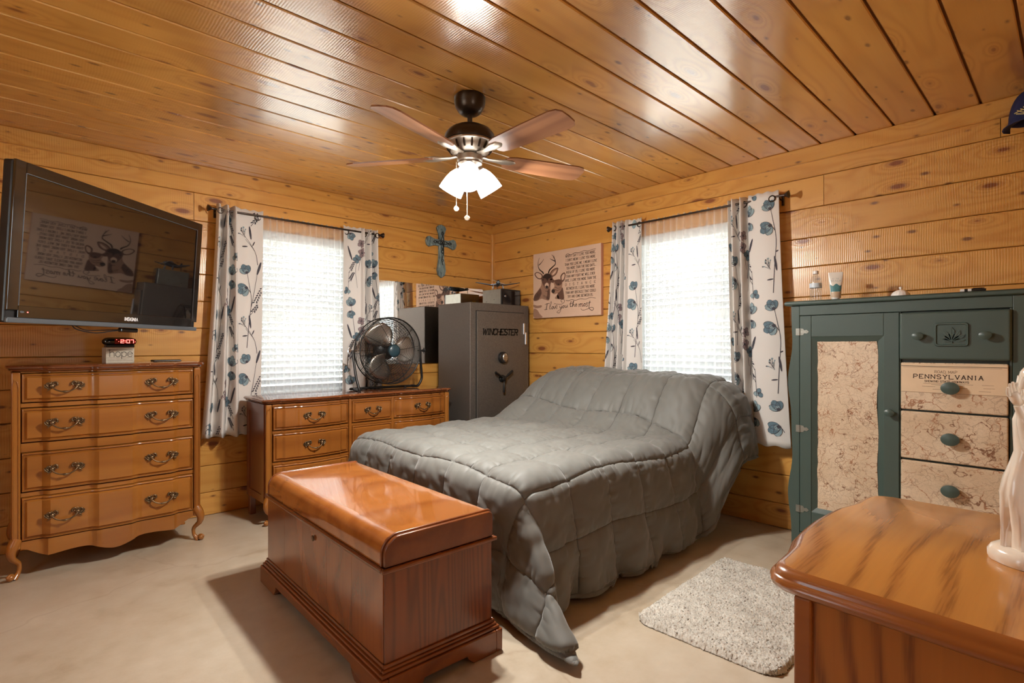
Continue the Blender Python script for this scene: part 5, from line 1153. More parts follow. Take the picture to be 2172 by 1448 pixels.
# ------------------------------------------------------------------ round metal fan on the dresser
def floor_fan():
    r = thing('drum_fan', 'round black wire-cage fan standing on the long dresser', 'fan', (-1.42, -.330, .8355), math.radians(-3)); zc = .315; R = .268
    cg = lambda nm, ys, rs, mat: None
    b = MB()
    for k in range(26):
        t = k/25; rr = .052+(R-.052)*t; y = -.052-.052*(1-t**2.2); b.torus((0, y, zc), rr, .0019, 'y', 44, 5)
    for k in range(10):
        a = 2*PI*k/10+.15; P = [(rr*math.cos(a), -.0505-.052*(1-((rr-.052)/(R-.052))**2.2), zc+rr*math.sin(a)) for rr in np.linspace(.045, R, 9)]; b.tube(P, .002, 5)
    b.build('front_grille', 'black_metal', r, smooth=60)
    b = MB()
    for k in range(13):
        t = k/12; rr = .085+(R-.085)*t; b.torus((0, .052+.052*(1-t**2.2), zc), rr, .0016, 'y', 40, 5)
    for k in range(10):
        a = 2*PI*k/10; P = [(rr*math.cos(a), .0535+.052*(1-(max(rr-.085, 0)/(R-.085))**2.2), zc+rr*math.sin(a)) for rr in np.linspace(.06, R, 8)]; b.tube(P, .002, 5)
    b.build('rear_grille', 'black_metal', r, smooth=60)
    b = MB(); b.tube([(0, -.056, zc), (0, .056, zc)], [R, R], 60, cap=False); rim = b.build('rim', 'black_metal', r, smooth=60)
    # keep the rim a thin hoop
    bpy.data.objects.remove(rim); b = MB(); b.torus((0, -.052, zc), R, .0055, 'y', 60, 8); b.torus((0, .052, zc), R, .005, 'y', 60, 8)
    for k in range(10):
        a = 2*PI*k/10+.07; b.tube([(R*math.cos(a), -.052, zc+R*math.sin(a)), (R*math.cos(a), .052, zc+R*math.sin(a))], .0025, 6)
    b.build('rim', 'black_metal', r, smooth=60)
    b = MB(); b.lathe([(.0, .012), (.036, .009), (.050, .0), (.054, -.008), (.050, -.014), (0, -.014)], 28, (0, -.104, zc), rot_x(PI/2)); b.build('hub_badge', 'hub_teal', r, smooth=40)
    b = MB(); b.lathe([(.04, -.045), (.07, -.04), (.078, -.02), (.078, .035), (.06, .05), (0, .05)], 28, (0, .085, zc), rot_x(PI/2)); b.build('motor', 'black', r, smooth=40)
    for k in range(3):
        a0 = 2*PI*k/3+math.radians(112); V = []; F = []; nr, na = 9, 9
        for i in range(nr):
            t = i/(nr-1); rr = .04+.198*t; hw = .30+.42*math.sin(PI*min(t*.82+.12, 1))
            for j in range(na):
                s = -1+2*j/(na-1); a = a0+s*hw+.25*t; tw = .038*s*(1-.45*t); V.append((rr*math.cos(a), tw+.008*s*s, zc+rr*math.sin(a)))
        for i in range(nr-1):
            for j in range(na-1): F.append((i*na+j, i*na+j+1, (i+1)*na+j+1, (i+1)*na+j))
        o = put('fan_blade', V, F, 'alu', r, smooth=180); md = o.modifiers.new('t', 'SOLIDIFY'); md.thickness = .0016
    b = MB(); b.tube([(0, -.09, zc), (0, .05, zc)], .012, 10); b.build('shaft', 'chrome', r, smooth=60)
    pth = [(-.305, .0, zc+.005), (-.306, -.01, zc-.04), (-.303, -.055, .12), (-.296, -.082, .045), (-.290, -.092, .014), (-.283, -.080, .0125), (-.270, .03, .0125), (-.262, .072, .0125), (-.245, .085, .0125), (.245, .085, .0125), (.262, .072, .0125), (.272, .04, .0125), (.284, .02, .016), (.298, .012, .035), (.318, .012, .075), (.316, .008, .12), (.300, 0, zc-.06), (.300, 0, zc+.005)]
    b = MB(); b.tube(spline(pth, 5), .0105, 10); b.build('stand', 'black_metal', r, smooth=60)
    for sx in (-1, 1):
        b = MB(); x0 = sx*.300; b.tube([(sx*R, 0, zc), (sx*.325, 0, zc)], .006, 8); b.tube([(sx*.322, 0, zc), (sx*.342, 0, zc)], .013, 12)
        for a in (0, PI/2): b.tube([(sx*.333, -.024*math.cos(a), zc-.024*math.sin(a)), (sx*.333, .024*math.cos(a), zc+.024*math.sin(a))], .005, 8)
        b.build('tilt_knob', 'chrome' if sx < 0 else 'black', r, smooth=50)
    for (x, y) in ((-.289, -.088), (-.20, .085), (.20, .085)): MB().tube([(x, y, 0), (x, y, .02)], .012, 10).build('rubber_foot', 'black', r, smooth=60)
floor_fan()

# ------------------------------------------------------------------ television on its wall arm
def television():
    r = thing('television', 'large black flat television angled out from the left wall', 'television', (-3.270, -.874, 1.283)); r.rotation_euler = (.066, 0, math.radians(43.2)); w_, h = 1.155, .652; a = w_/2
    MB().box(-a, a, 0, .045, 0, h).build('rear_shell', 'black', r, bev=.008)
    MB().box(-.36, .36, .045, .085, .10, h-.12).build('rear_housing', 'black', r, bev=.02)
    bz = MB(); t = .045
    bz.box(-a, -a+t, -.012, 0, .052, h); bz.box(a-t, a, -.012, 0, .052, h); bz.box(-a+t, a-t, -.012, 0, h-t, h); bz.box(-a+t, a-t, -.012, 0, .022, .072); b_ = bz.build('bezel', 'bezel', r, bev=.002)
    MB().box(-a+t, a-t, -.0085, -.0005, .072, h-t).build('screen', 'screen', r)
    MB().box(-a, a, -.016, 0, 0, .022).build('lower_strip', 'bezel_grey', r, bev=.004)
    ed = MB()
    for x in (-a+t, a-t): ed.box(x-.0012, x+.0012, -.0135, -.012, .072, h-t)
    ed.box(-a+t, a-t, -.0135, -.012, h-t-.0012, h-t+.0012); ed.build('inner_frame_line', 'bezel_grey', r)
    print_mesh('brand_lettering', text_c('INSIGNIA', .06, .037, .0155, wt=.22, sp=1.2), lambda u, v: (u, -.0128, v), 'white_print', b_)
    b = MB(); b.lathe([(.006, 0), (.006, .002), (0, .002)], 12, (-a+.06, -.0122, .046), rot_x(PI/2) @ Matrix.Diagonal((1.6, .7, 1, 1))); b.build('sensor', 'bezel_grey', r); b = MB(); b.sphere((-a+.085, -.013, .046), .0022, 8); b.build('standby_light', 'led', r)
    b = MB(); b.tube(spline([(-.25, .02, .004), (-.22, .02, -.018), (-.12, .02, -.032), (-.03, .02, -.022), (.04, .02, -.014)], 6), .0028, 6); b.tube(spline([(-.24, .024, .004), (-.17, .024, -.020), (-.08, .024, -.018), (.04, .022, -.012)], 6), .0024, 6); b.build('hanging_cable', 'black', r, smooth=60)
    MB().box(.03, .14, .008, .034, -.024, -.002).build('receiver_dongle', 'black_gloss', r, bev=.006)
    m_ = thing('television_bracket', 'black steel wall arm behind the television', 'bracket', (-3.35, -.001, 1.55))
    MB().box(-.05, .05, -.025, -.001, -.16, .20).build('wall_plate', 'black_metal', m_, bev=.003)
    b = MB(); b.tube([(0, -.026, .02), (-.20, -.38, .02), (-.005, -.748, .02)], .022, 10); b.build('arm', 'black_metal', m_, smooth=60)
television()
def clock_etc():
    r = thing('word_block', 'square wooden block printed hope, under the clock', 'block', (-3.218, -.412, 1.0925), math.radians(9)); MB().box(-.068, .068, -.035, .035, 0, .088).build('block_body', 'newsprint', r, bev=.002)
    q = fit_text('hope', -.050, .058, .036, .040, wt=.07, sp=1.0); print_mesh('lettering', q, lambda u, v: (u, -.0356, v), 'ink_black', r)
    q = [];
    for i, (z, n) in enumerate(((.014, 1), (.022, 1), (.030, 1), (.078, 1), (.071, 1))): q += ribbon([(-.060, z), (.060 if i != 1 else .03, z)], .0012 if z < .07 else .0022)
    print_mesh('fine_print', q, lambda u, v: (u, -.0354, v), 'ink2', r)
    c = thing('alarm_clock', 'black digital alarm clock with red digits, on the word block', 'clock', (-3.212, -.412, 1.1815), math.radians(9)); 
    b = MB(); n = 22; P = [(x, 0, .033) for x in np.linspace(-.082, .082, n)]; Rr = [.0245*math.sqrt(max(.03, 1-(abs(x[0])/.084)**5)) for x in P]; b.tube(P, Rr, 18); b.build('case', 'black_gloss', c, smooth=70)
    MB().box(-.068, .068, -.022, .024, 0, .014).build('base', 'black', c, bev=.003)
    # face plate
    MB().box(-.030, .074, -.0285, -.012, .018, .050).build('display', 'led_panel', c, bev=.006)
    print_mesh('digits', fit_text('2:07', -.002, .060, .0255, .018, wt=.17, sp=1.6), lambda u, v: (u, -.0292, v), 'led', c)
    b = MB(); b.sphere((-.022, -.029, .044), .0016, 6); b.sphere((-.012, -.029, .033), .0016, 6); b.sphere((.068, -.029, .032), .0016, 6); b.build('indicator', 'led', c)
    p = thing('phone', 'slim black phone lying on the tall chest', 'phone', (-2.975, -.365, 1.0925), math.radians(4)); MB().box(-.074, .074, -.038, .038, .002, .011).build('case', 'black', p, bev=.004, bseg=3); MB().box(-.070, .070, -.034, .034, .0112, .0135).build('glass_back', 'black_gloss', p, bev=.001); MB().box(-.055, .03, -.03, .03, 0, .002).build('camera_plate', 'chrome', p)
clock_etc()

# ------------------------------------------------------------------ green armoire
def armoire():
    r = thing('armoire', 'dark green painted armoire faced with old road maps', 'armoire', (-.28, -3.57, 0), -PI/2); yf, yb = -.22, .245; h = 1.436; a = .485
    # local x to the right, front faces -y
    def bx(n, x0, x1, y0, y1, z0, z1, m_='green', par=r, bev=.002, seg=2): return MB().box(x0, x1, y0, y1, z0, z1).build(n, m_, par, bev=bev, bseg=seg)
    # scalloped side stiles: wavy outer edge
    for sg in (-1, 1):
        zs = np.linspace(.0, 1.41, 40); wav = lambda z: .010*math.sin(2*PI*(z-.2)/.62)+.004*math.sin(2*PI*z/.31)
        inner = a-.055; o_ = [(sg*inner, z) for z in zs]+[(sg*(a-.008+wav(z)), z) for z in zs[::-1]]
        if sg > 0: o_ = o_[::-1]
        MB().prism(o_, yf, yf+.02, 1).build('side_stile', 'green', r, bev=.002)
        bx('side_panel', min(sg*(a-.035), sg*(a-.017)), max(sg*(a-.035), sg*(a-.017)), yf+.0205, yb, 0, 1.41)
    bx('back_panel', -a+.036, a-.036, yb-.012, yb, .05, 1.41)
    outs = []
    for ov, z in ((.0, 1.411), (.008, 1.413), (.012, 1.418), (.012, 1.428), (.006, h)):
        outs.append(([(-a-.006-ov, yf-ov-.006), (a+.006+ov, yf-ov-.006), (a+.006+ov, yb), (-a-.006-ov, yb)], z))
    loft_slab('top', outs, 'green', r, 60)
    bx('top_rail', -a+.0555, a-.0555, yf, yf+.02, 1.357, 1.411); bx('bottom_rail', -a+.0555, a-.0555, yf, yf+.02, .08, .165); bx('inner_case', -a+.056, a-.056, yf+.022, yf+.032, .165, 1.357, 'green')
    bx('divider', .0245, .029, yf+.001, yf+.02, .166, 1.356)
    bx('drawer_stile', .420, .4285, yf, yf+.02, .166, 1.356)
    # door: frame, bevel, map panel
    d = bpy.data.objects.new('door', None)
    x0, x1, z0, z1 = -.427, .0235, .170, 1.354; ix0, ix1, iz0, iz1 = -.370, -.040, .29, 1.24
    fr = MB(); fr.box(x0, ix0, yf-.004, yf+.016, z0, z1); fr.box(ix1, x1, yf-.004, yf+.016, z0, z1); fr.box(ix0+.0006, ix1-.0006, yf-.0034, yf+.016, iz1, z1); fr.box(ix0+.0006, ix1-.0006, yf-.0034, yf+.016, z0, iz0)
    dr = fr.build('door', 'green', r, bev=.002)
    m_ = .028; V = [(ix0, yf-.001, iz0), (ix1, yf-.001, iz0), (ix1, yf-.001, iz1), (ix0, yf-.001, iz1), (ix0+m_, yf+.012, iz0+m_), (ix1-m_, yf+.012, iz0+m_), (ix1-m_, yf+.012, iz1-m_), (ix0+m_, yf+.012, iz1-m_)]
    put('panel_bevel', V, [(0, 1, 5, 4), (1, 2, 6, 5), (2, 3, 7, 6), (3, 0, 4, 7)], 'green', dr)
    # the map is pasted on with an uneven torn edge
    rr = random.Random(3); e = []
    for z in np.linspace(iz0+.02, iz1-m_, 26): e.append((ix0+m_+rr.uniform(-.002, .003), z))
    for x in np.linspace(ix0+m_+.01, ix1-m_-.01, 8): e.append((x, iz1-m_+rr.uniform(-.001, .0015)))
    for z in np.linspace(iz1-m_, iz0+.02, 26): e.append((ix1-m_+.006*math.sin(z*19)*.6+rr.uniform(-.002, .002), z))
    MB().prism(e, yf+.0095, yf+.0118, 1).build('map_panel', 'map_a', dr)
    def knob(x, z, par, R, y, sq=1.0):
        b = MB(); b.lathe([(.011, 0), (.010, .010), (.013, .015), (R*.96, .019), (R, .024), (R*.97, .030), (R*.6, .0345), (0, .036)], 22, (x, y, z), rot_x(PI/2) @ Matrix.Diagonal((1.1, .9, 1, 1))); b.build('knob', 'green', par, smooth=45)
    knob(-.013, .861, dr, .020, yf-.004)
    for z in (1.267, .735, .295):
        b = MB(); y = yf-.0048; b.box(x0-.020, x0-.002, y-.0012, y+.0006, z-.019, z+.019); b.prism([(x0+.002, z-.019), (x0+.018, z-.017), (x0+.022, z-.008), (x0+.036, z-.010), (x0+.046, z), (x0+.036, z+.010), (x0+.022, z+.008), (x0+.018, z+.017), (x0+.002, z+.019)], y-.0012, y+.0006, 1)
        b.tube([(x0, y-.002, z-.020), (x0, y-.002, z+.020)], .003, 8)
        for sx, sz in ((-.012, .011), (-.012, -.011), (.010, .010), (.010, -.010), (.034, 0)): b.sphere((x0+sx, y-.0018, z+sz), .0025, 8, sc=(1, .4, 1))
        b.build('hinge', 'brushed', dr, smooth=30)
    # drawers
    dx0, dx1 = .031, .4165
    d1 = bx('drawer', dx0-.004, dx1+.010, yf-.020, yf+.012, 1.124, 1.350, 'green', r, .010, 4); y = yf-.020
    knob(.103, 1.236, d1, .021, y); knob(.344, 1.237, d1, .021, y)
    # carved leaf plaque
    pq = MB(); cx, cz = .2245, 1.242; o1 = []; o2 = []
    def rrect(hw, hh, rad, n=5):
        pts = []
        for (sx, sz, a0) in ((1, 1, 0), (-1, 1, PI/2), (-1, -1, PI), (1, -1, 3*PI/2)):
            for k in range(n+1): an = a0+PI/2*k/n; pts.append((cx+sx*(hw-rad)+rad*math.cos(an), cz+sz*(hh-rad)+rad*math.sin(an)))
        return pts
    A, B = rrect(.063, .055, .014), rrect(.052, .044, .008); n = len(A)
    V = [(x, y-.0002, z) for x, z in A]+[(x, y-.008, z) for x, z in rrect(.060, .052, .012)]+[(x, y-.008, z) for x, z in rrect(.055, .047, .010)]+[(x, y-.003, z) for x, z in B]
    F = []
    for j in range(3): F += [(j*n+i, j*n+(i+1) % n, (j+1)*n+(i+1) % n, (j+1)*n+i) for i in range(n)]
    F.append(tuple(3*n+i for i in range(n))); pl = put('plaque', V, F, 'green', d1, smooth=40)
    lf = MB(); base = (cx+.002, cz-.030)
    for an, L, wd in ((90, .064, .012), (58, .058, .0105), (122, .058, .0105), (32, .056, .009), (148, .056, .009), (8, .048, .008), (172, .048, .008)):
        t = math.radians(an); ux, uz = math.cos(t), math.sin(t); px, pz = -uz, ux; pts = []
        o_ = [(0, .10), (.25, .55), (.5, 1.0), (.62, .8), (.75, .85), (.88, .45), (1.0, 0)]
        L2 = [(base[0]+ux*L*s-px*wd*q, base[1]+uz*L*s-pz*wd*q) for s, q in o_]+[(base[0]+ux*L*s+px*wd*q, base[1]+uz*L*s+pz*wd*q) for s, q in o_[-2::-1]]
        lf.prism(L2, y-.0068, y-.003, 1); lf.tube([(base[0], y-.0070, base[1]), (base[0]+ux*L*.92, y-.0070, base[1]+uz*L*.92)], [.0016, .0006], 6)
    lf.tube([(base[0], y-.006, base[1]+.002), (base[0]+.001, y-.006, base[1]-.010)], .0022, 6); lf.build('carved_leaf', 'green', pl, smooth=30)
    zz = [(.884, 1.110), (.648, .875), (.410, .638), (.172, .400)]
    for i, (za, zb) in enumerate(zz):
        dd = bx('drawer', dx0, dx1, yf-.010, yf+.012, za, zb, ('map_b', 'map_c', 'map_b', 'map_a')[i], r, .006, 3); y = yf-.010
        if i == 0:
            MB().box(dx0+.002, dx1-.002, y-.0008, y-.0001, .968, zb-.004).build('title_paper', 'map_plain', dd)
            f = lambda u, v: (u, y-.0012, v)
            q = text_c('PENNSYLVANIA', .208, 1.036, .0185, wt=.17, sp=2.6, serif=True, xs=1.15)+text_c('SHOWING STATE HIGHWAYS', .205, 1.0195, .0085, wt=.17, sp=1.4, serif=True)+ribbon([(dx0+.003, 1.0935), (dx1-.003, 1.0935)], .0022)
            print_mesh('title_print', q, f, 'ink', dd)
            q = text_c('ROAD MAP', .203, 1.0625, .0115, wt=.10, sp=1.6, serif=True)+text_c('OF', .203, 1.0567, .004, wt=.14)
            for (x_0, x_1, z) in ((.12, .30, 1.013), (.15, .27, 1.007), (.115, .165, .998), (.255, .28, .997), (.33, .37, 1.013), (.335, .372, .999), (.155, .25, .986), (.32, .36, .985), (dx0+.01, dx1-.02, 1.088), (dx0+.003, dx1-.003, .9695)): q += ribbon([(x_0, z), (x_1, z)], .0011)
            print_mesh('fine_print', q, f, 'ink2', dd)
        knob(.2215, (za+zb)/2-.002, dd, .032, y)
armoire()
TOPZ = 1.4365
def water_bottle():
    r = thing('water_bottle', 'clear plastic water bottle on the armoire', 'bottle', (-.30, -3.160, TOPZ)); b = MB()
    pr = [(.0, .004), (.020, .0), (.029, .004), (.031, .012)]+[(.031-.0018*(k % 2), .018+.0085*k) for k in range(7)]+[(.031, .085), (.031, .112), (.0305, .118), (.028, .135), (.019, .152), (.0125, .162), (.0125, .172)]
    b.lathe(pr, 28); b.build('bottle_body', 'bottle', r, smooth=60)
    b = MB(); b.lathe([(.0317, .086), (.0317, .112)], 28, cap=False); b.build('label_band', 'label_blue', r, smooth=60)
    b = MB(); b.lathe([(.0145, .166), (.0145, .182), (.013, .1835), (0, .1835)], 24); b.build('screw_cap', 'white_paint', r, smooth=40)
water_bottle()
def lotion_tube():
    r = thing('lotion_tube', 'white and teal squeeze tube standing on the armoire', 'tube', (-.30, -3.262, TOPZ), -PI/2+.25); b = MB(); n = 24; lv = [(0, .019, .019), (.018, .0195, .0195), (.020, .024, .022), (.05, .027, .019), (.10, .032, .011), (.14, .035, .004), (.152, .0355, .0022), (.166, .036, .002)]
    V = [(rx*math.cos(2*PI*k/n), ry*math.sin(2*PI*k/n), z) for z, rx, ry in lv[2:] for k in range(n)]; F = [(i*n+k, i*n+(k+1) % n, (i+1)*n+(k+1) % n, (i+1)*n+k) for i in range(len(lv)-3) for k in range(n)]+[tuple(range(n-1, -1, -1)), tuple((len(lv)-3)*n+k for k in range(n))]
    put('tube_body', V, F, 'lotion', r, smooth=50); b.lathe([(.019, 0), (.0195, .002), (.0195, .0195), (.018, .020)], 24); b.build('flip_cap', 'white_paint', r, smooth=40)
    def f(u, v):
        zs = [l[0] for l in lv]; rx = np.interp(v, zs, [l[1] for l in lv]); ry = np.interp(v, zs, [l[2] for l in lv]); t = min(.97, abs(u)/rx); return (u, -ry*math.sqrt(1-t*t)-.0006, v)
    def band(z0, z1, m_, nm, wob):
        q = []; k = 12
        for i in range(k):
            for j in range(4):
                ua, ub = -1+2*i/k, -1+2*(i+1)/k; za, zb = z0+(z1-z0)*j/4, z0+(z1-z0)*(j+1)/4; g = lambda u, z: (u*.86*np.interp(z, [l[0] for l in lv], [l[1] for l in lv]), z+(wob*math.sin(u*5+1) if j == 3 and z == zb else 0)); q.append([g(ua, za), g(ub, za), g(ub, zb), g(ua, zb)])
        print_mesh(nm, q, f, m_, r)
    band(.024, .055, 'sand_print', 'sand_picture', .002); band(.056, .095, 'teal_print', 'wave_picture', .006)
    print_mesh('lettering', text_c('BEACH', 0, .112, .010, wt=.09, sp=2.2)+text_c('AT THE', 0, .127, .006, wt=.1, sp=2.0), f, 'p_pale', r)
lotion_tube()
def lidded_dish():
    r = thing('lidded_dish', 'white fluted ceramic dish lid with knob on the armoire', 'dish', (-.40, -3.580, TOPZ)); n = 48; V = []; pr = [(.040, 0), (.040, .006), (.037, .016), (.029, .026), (.016, .033), (.006, .036)]
    for i, (R, z) in enumerate(pr):
        for k in range(n): q = R*(1+.035*math.cos(16*2*PI*k/n)*(1 if i else 0)); V.append((q*math.cos(2*PI*k/n), q*math.sin(2*PI*k/n), z))
    F = [(i*n+k, i*n+(k+1) % n, (i+1)*n+(k+1) % n, (i+1)*n+k) for i in range(len(pr)-1) for k in range(n)]+[tuple(range(n-1, -1, -1)), tuple((len(pr)-1)*n+k for k in range(n))]
    put('lid', V, F, 'white_ceramic', r, smooth=60); b = MB(); b.lathe([(.004, .035), (.004, .041), (.0075, .045), (.006, .050), (0, .052)], 16); b.build('finial', 'white_ceramic', r, smooth=60)
lidded_dish()
def marker():
    r = thing('marker_pen', 'black and white marker pen lying on the armoire', 'pen', (-.47, -3.865, TOPZ), math.radians(-84)); b = MB(); b.tube([(-.045, 0, .0075), (-.005, 0, .0075)], .0075, 12); b.build('barrel', 'white_paint', r, smooth=60)
    b = MB(); b.tube([(-.005, 0, .0075), (.030, 0, .0075), (.045, 0, .007)], [.008, .0078, .006], 12); b.build('cap', 'black', r, smooth=60); b = MB(); b.tube([(-.030, 0, .0075), (-.018, 0, .0075)], .0077, 12); b.build('band', 'ink_black', r, smooth=60); b = MB(); b.box(.0, .040, -.002, .002, .0155, .018); b.build('clip', 'black', r, bev=.0006)
marker()

# ------------------------------------------------------------------ oak cabinet in the foreground with the figurine
OZ = .78
def oak_cabinet():
    c = np.array((-2.28, -4.10, 0)); r = thing('oak_cabinet', 'oak side cabinet with scalloped top in the right foreground', 'cabinet', tuple(c))
    front = [(-2.655, -3.86), (-2.648, -3.825), (-2.632, -3.800), (-2.600, -3.786), (-2.55, -3.783), (-2.50, -3.780), (-2.46, -3.771), (-2.42, -3.762), (-2.36, -3.757), (-2.28, -3.754), (-2.20, -3.757), (-2.14, -3.762), (-2.10, -3.771), (-2.06, -3.780), (-2.01, -3.783), (-1.965, -3.786), (-1.93, -3.800), (-1.912, -3.825), (-1.905, -3.86)]
    # reverse the shallow S of the edge to stay within the photographed outline
    ol = [(x-c[0], y-c[1]) for x, y in front]; ol += [(-1.905-c[0], -4.46-c[1]), (-2.668-c[0], -4.46-c[1]), (-2.672-c[0], -4.10-c[1])]; ol = ol[::-1]
    cc = (0.0, -.02)
    def sc(d):
        out = []; n = len(ol)
        for i in range(n):
            p0, p1, p2 = np.array(ol[i-1]), np.array(ol[i]), np.array(ol[(i+1) % n]); t = p2-p0; t /= np.hypot(*t)+1e-9; nn = np.array((t[1], -t[0])); out.append(tuple(p1-nn*d))
        return out
    secs = [(.020, .7385), (.008, .741), (.003, .746), (.0, .753), (.003, .761), (.008, .764), (.009, .768), (.013, .774), (.020, .7785), (.026, OZ)]
    n = len(ol); V = []; F = []; fm = []
    for d, z in secs: V += [(a, b, z) for a, b in sc(d)]
    for j in range(len(secs)-1):
        for i in range(n): F.append((j*n+i, j*n+(i+1) % n, (j+1)*n+(i+1) % n, (j+1)*n+i)); fm.append(1)
    F += [tuple(range(n-1, -1, -1)), tuple((len(secs)-1)*n+i for i in range(n))]; fm += [1, 0]
    put('top', V, F, None, r, smooth=40, mats=['oak_top', 'oak_edge'], fmat=fm)
    x0, x1, y0, y1 = -2.640-c[0], -1.935-c[0], -4.44-c[1], -3.842-c[1]
    MB().box(x0+.008, x0+.022, y0+.04, y1-.030, .06, .738).build('side_panel', 'oak_side', r); MB().box(x1-.022, x1-.008, y0+.04, y1-.030, .06, .738).build('side_panel', 'oak_side', r)
    for (xa, ya) in ((x0, y1-.030), (x1-.03, y1-.030), (x0, y0), (x1-.03, y0)): MB().box(xa, xa+.03, ya, ya+.04 if ya < 0 else ya+.03, 0, .738).build('corner_post', 'oak_edge', r, bev=.004)
    MB().box(x0+.023, x1-.023, y0+.002, y0+.012, .06, .738).build('back_panel', 'oak_side', r); MB().box(x0+.031, x1-.031, y1-.028, y1-.012, .06, .735).build('front_frame', 'oak_side', r)
    for z0, z1 in ((.50, .71), (.28, .48), (.08, .26)):
        d = MB().box(x0+.045, x1-.045, y1-.011, y1+.006, z0, z1).build('drawer', 'oak_edge', r, bev=.006, bseg=3)
        for hx in (-.17, .17): inst('pull_handle', PULL, d, (hx, y1+.0065, (z0+z1)/2), (0, 0, PI))
oak_cabinet()
def figurine():
    r = thing('robed_figurine', 'glossy white ceramic figurine of a robed figure with raised arms on the oak cabinet', 'figurine', (-2.262, -4.146, OZ+.0005), math.radians(-43.28))
    # local x to the viewer's right, -y towards the viewer
    b = MB(); o_ = [(1.0*.074*math.copysign(abs(math.cos(t))**.7, math.cos(t)), .055*math.copysign(abs(math.sin(t))**.7, math.sin(t))) for t in np.linspace(0, 2*PI, 28, endpoint=False)]
    loft_slab('pedestal', [([(x, y) for x, y in o_], 0), ([(x*1.03, y*1.03) for x, y in o_], .006), ([(x*1.03, y*1.03) for x, y in o_], .016), ([(x*.95, y*.95) for x, y in o_], .026), ([(x*.80, y*.80) for x, y in o_], .031)], 'porcelain', r, 60)
    n = 48; lv = [(.030, .058, .042), (.06, .056, .041), (.10, .058, .041), (.13, .060, .040), (.16, .053, .036), (.185, .044, .030), (.21, .037, .026), (.24, .039, .027), (.27, .042, .026), (.292, .036, .020), (.302, .018, .014), (.318, .0125, .012)]
    V = []; 
    for z, rx, ry in lv:
        am = .0045*max(0, min(1, (.21-z)/.12))
        for k in range(n):
            a = 2*PI*k/n; q = 1+(am/rx)*(math.sin(9*a+z*14)+.6*math.sin(17*a+2)); sh = -.010*math.sin(z*9)*.6; V.append((rx*q*math.cos(a)+sh, ry*q*math.sin(a), z))
    F = [(i*n+k, i*n+(k+1) % n, (i+1)*n+(k+1) % n, (i+1)*n+k) for i in range(len(lv)-1) for k in range(n)]+[tuple(range(n-1, -1, -1)), tuple((len(lv)-1)*n+k for k in range(n))]
    body = put('robed_body', V, F, 'porcelain', r, smooth=80)
    hd = MB(); V = []; m_, nn = 16, 24; cz = .343
    for i in range(m_+1):
        th = PI*i/m_
        for k in range(nn):
            a = 2*PI*k/nn; x, y, z = math.sin(th)*math.cos(a)*.0175, math.sin(th)*math.sin(a)*.021, math.cos(th)*.0255
            if y < 0:
                y -= .0045*math.exp(-((x/.0035)**2)-(((z+.002)/.006)**2)); y += .0022*(math.exp(-(((x-.007)/.004)**2)-(((z-.003)/.004)**2))+math.exp(-(((x+.007)/.004)**2)-(((z-.003)/.004)**2))); y -= .0015*math.exp(-((x/.006)**2)-(((z+.012)/.002)**2))
                x *= 1-.25*max(0, -z/.0255)
            V.append((x-.004, y, z+cz))
    F = [(i*nn+k, i*nn+(k+1) % nn, (i+1)*nn+(k+1) % nn, (i+1)*nn+k) for i in range(m_) for k in range(nn)]; put('head', V, F, 'porcelain', r, smooth=80)
    h = MB(); h.sphere((-.004, .006, .352), .0225, 16, sc=(.95, 1.0, .95)); h.tube(spline([(-.022, .004, .35), (-.025, .008, .325), (-.022, .012, .300)], 5), .0075, 8); h.tube(spline([(.014, .004, .35), (.018, .008, .325), (.016, .012, .300)], 5), .0075, 8); h.tube(spline([(-.004, .022, .35), (-.004, .027, .32), (-.004, .024, .285)], 5), .013, 10); h.build('hair', 'porcelain', r, smooth=80)
    def arm(sh, el, wr, tip, nm):
        b = MB(); P = spline([sh, el, tuple(np.array(el)*.5+np.array(wr)*.5+np.array((.004, 0, -.004))), wr], 7); n_ = len(P); b.tube(P, [float(np.interp(i/(n_-1), (0, .33, .62, .8, .82, 1), (.017, .022, .019, .014, .009, .0065))) for i in range(n_)], 14)
        wr_, tp = np.array(wr), np.array(tip); d = tp-wr_; L = np.linalg.norm(d); d /= L; s = np.cross(d, (0, 1, 0)); s /= np.linalg.norm(s); f_ = np.cross(s, d)
        b.tube([tuple(wr_), tuple(wr_+d*.010), tuple(wr_+d*.020), tuple(wr_+d*.026)], [.007, .0105, .0115, .009], 12, flat=.6)
        for k, (off, ln) in enumerate(((-.0085, .019), (-.003, .023), (.003, .022), (.0085, .017))):
            o0 = wr_+d*.022+s*off; b.tube([tuple(o0), tuple(o0+d*ln*.5-f_*.001), tuple(o0+d*ln-f_*.005)], [.0034, .0032, .0022], 8)
        o0 = wr_+d*.008-s*.010; b.tube([tuple(o0), tuple(o0-s*.007+d*.007), tuple(o0-s*.009+d*.016)], [.004, .0036, .0024], 8)
        b.build(nm, 'porcelain', r, smooth=80)
    arm((-.022, .0, .265), (-.034, -.030, .222), (-.066, -.026, .300), (-.080, -.026, .335), 'raised_arm')
    arm((.030, .0, .272), (.022, -.032, .245), (-.020, -.036, .318), (-.034, -.036, .352), 'raised_arm')
    return r
figurine()
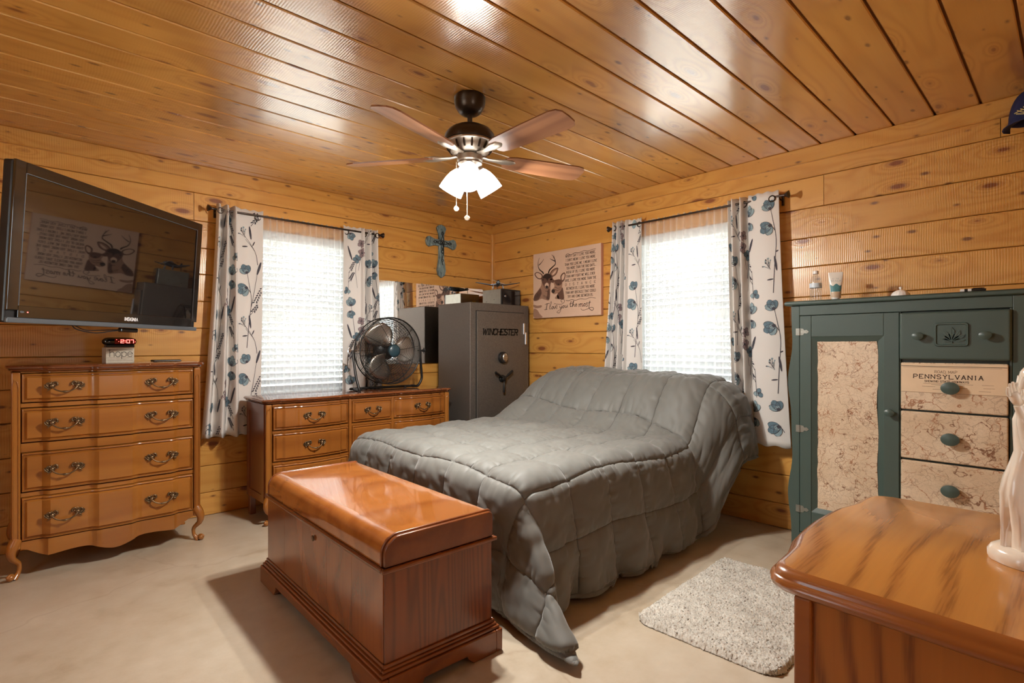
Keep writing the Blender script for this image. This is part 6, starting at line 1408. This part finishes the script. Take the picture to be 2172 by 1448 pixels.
def cap():
    r = thing('baseball_cap', 'dark blue baseball cap with gold emblem hung on the right wall', 'cap', (-.035, -4.048, 2.262), -PI/2); n, m_ = 32, 10; V = []
    for i in range(m_+1):
        t = PI/2*i/m_
        for k in range(n): a = 2*PI*k/n; V.append((.088*math.cos(t)**.8*math.cos(a), -.085+.080*math.cos(t)**.8*math.sin(a), .155*math.sin(t)-.0))
    F = [(i*n+k, i*n+(k+1) % n, (i+1)*n+(k+1) % n, (i+1)*n+k) for i in range(m_) for k in range(n)]; cr = put('crown', V, F, 'navy', r, smooth=70); md = cr.modifiers.new('t', 'SOLIDIFY'); md.thickness = .002
    b = MB()
    for k in range(6): a = 2*PI*k/6+.2; b.tube([(.0885*math.cos(t)**.8*math.cos(a), -.085+.0805*math.cos(t)**.8*math.sin(a), .1555*math.sin(t)) for t in np.linspace(0, PI/2, 9)], .001, 5)
    b.sphere((0, -.085, .157), .007, 10, sc=(1, 1, .5)); b.build('stitching', 'navy', cr, smooth=60)
    V = []; F = []
    for i in range(6):
        for k in range(15):
            a = PI*(1+k/14); R = .082+.062*(i/5)*math.sin(PI*k/14)**.6; V.append((R*math.cos(a)*.98, -.085+R*math.sin(a), -.004-.020*(i/5)+.016*(abs(math.cos(a))**2)*-1))
    for i in range(5):
        for k in range(14): F.append((i*15+k, i*15+k+1, (i+1)*15+k+1, (i+1)*15+k))
    v_ = put('visor', V, F, 'navy', r, smooth=70); md = v_.modifiers.new('t', 'SOLIDIFY'); md.thickness = .004
    em = MB()
    def onc(x, z): t = math.asin(min(.98, z/.155)); R = .0905*math.cos(t)**.8; return (x, -.085-.92*math.sqrt(max(0, R*R-x*x))*1.0-.0015, z)
    for pts in ([(-.062, .036), (-.03, .040), (.0, .034), (.04, .040)], [(-.052, .046), (-.03, .028), (.0, .026), (.03, .022)], [(-.04, .048), (-.012, .030), (.012, .044), (.035, .03)], [(-.055, .030), (-.02, .018), (.02, .030)], [(-.03, .054), (-.02, .036), (-.03, .018)]): em.tube([onc(*p) for p in spline(pts, 6)], .0026, 6)
    em.build('embroidered_emblem', 'gold', cr, smooth=60)
    MB().tube([(0, -.0005, .10), (0, -.03, .105), (0, -.036, .115)], .004, 8).build('peg', 'brass', r, smooth=60)
cap()
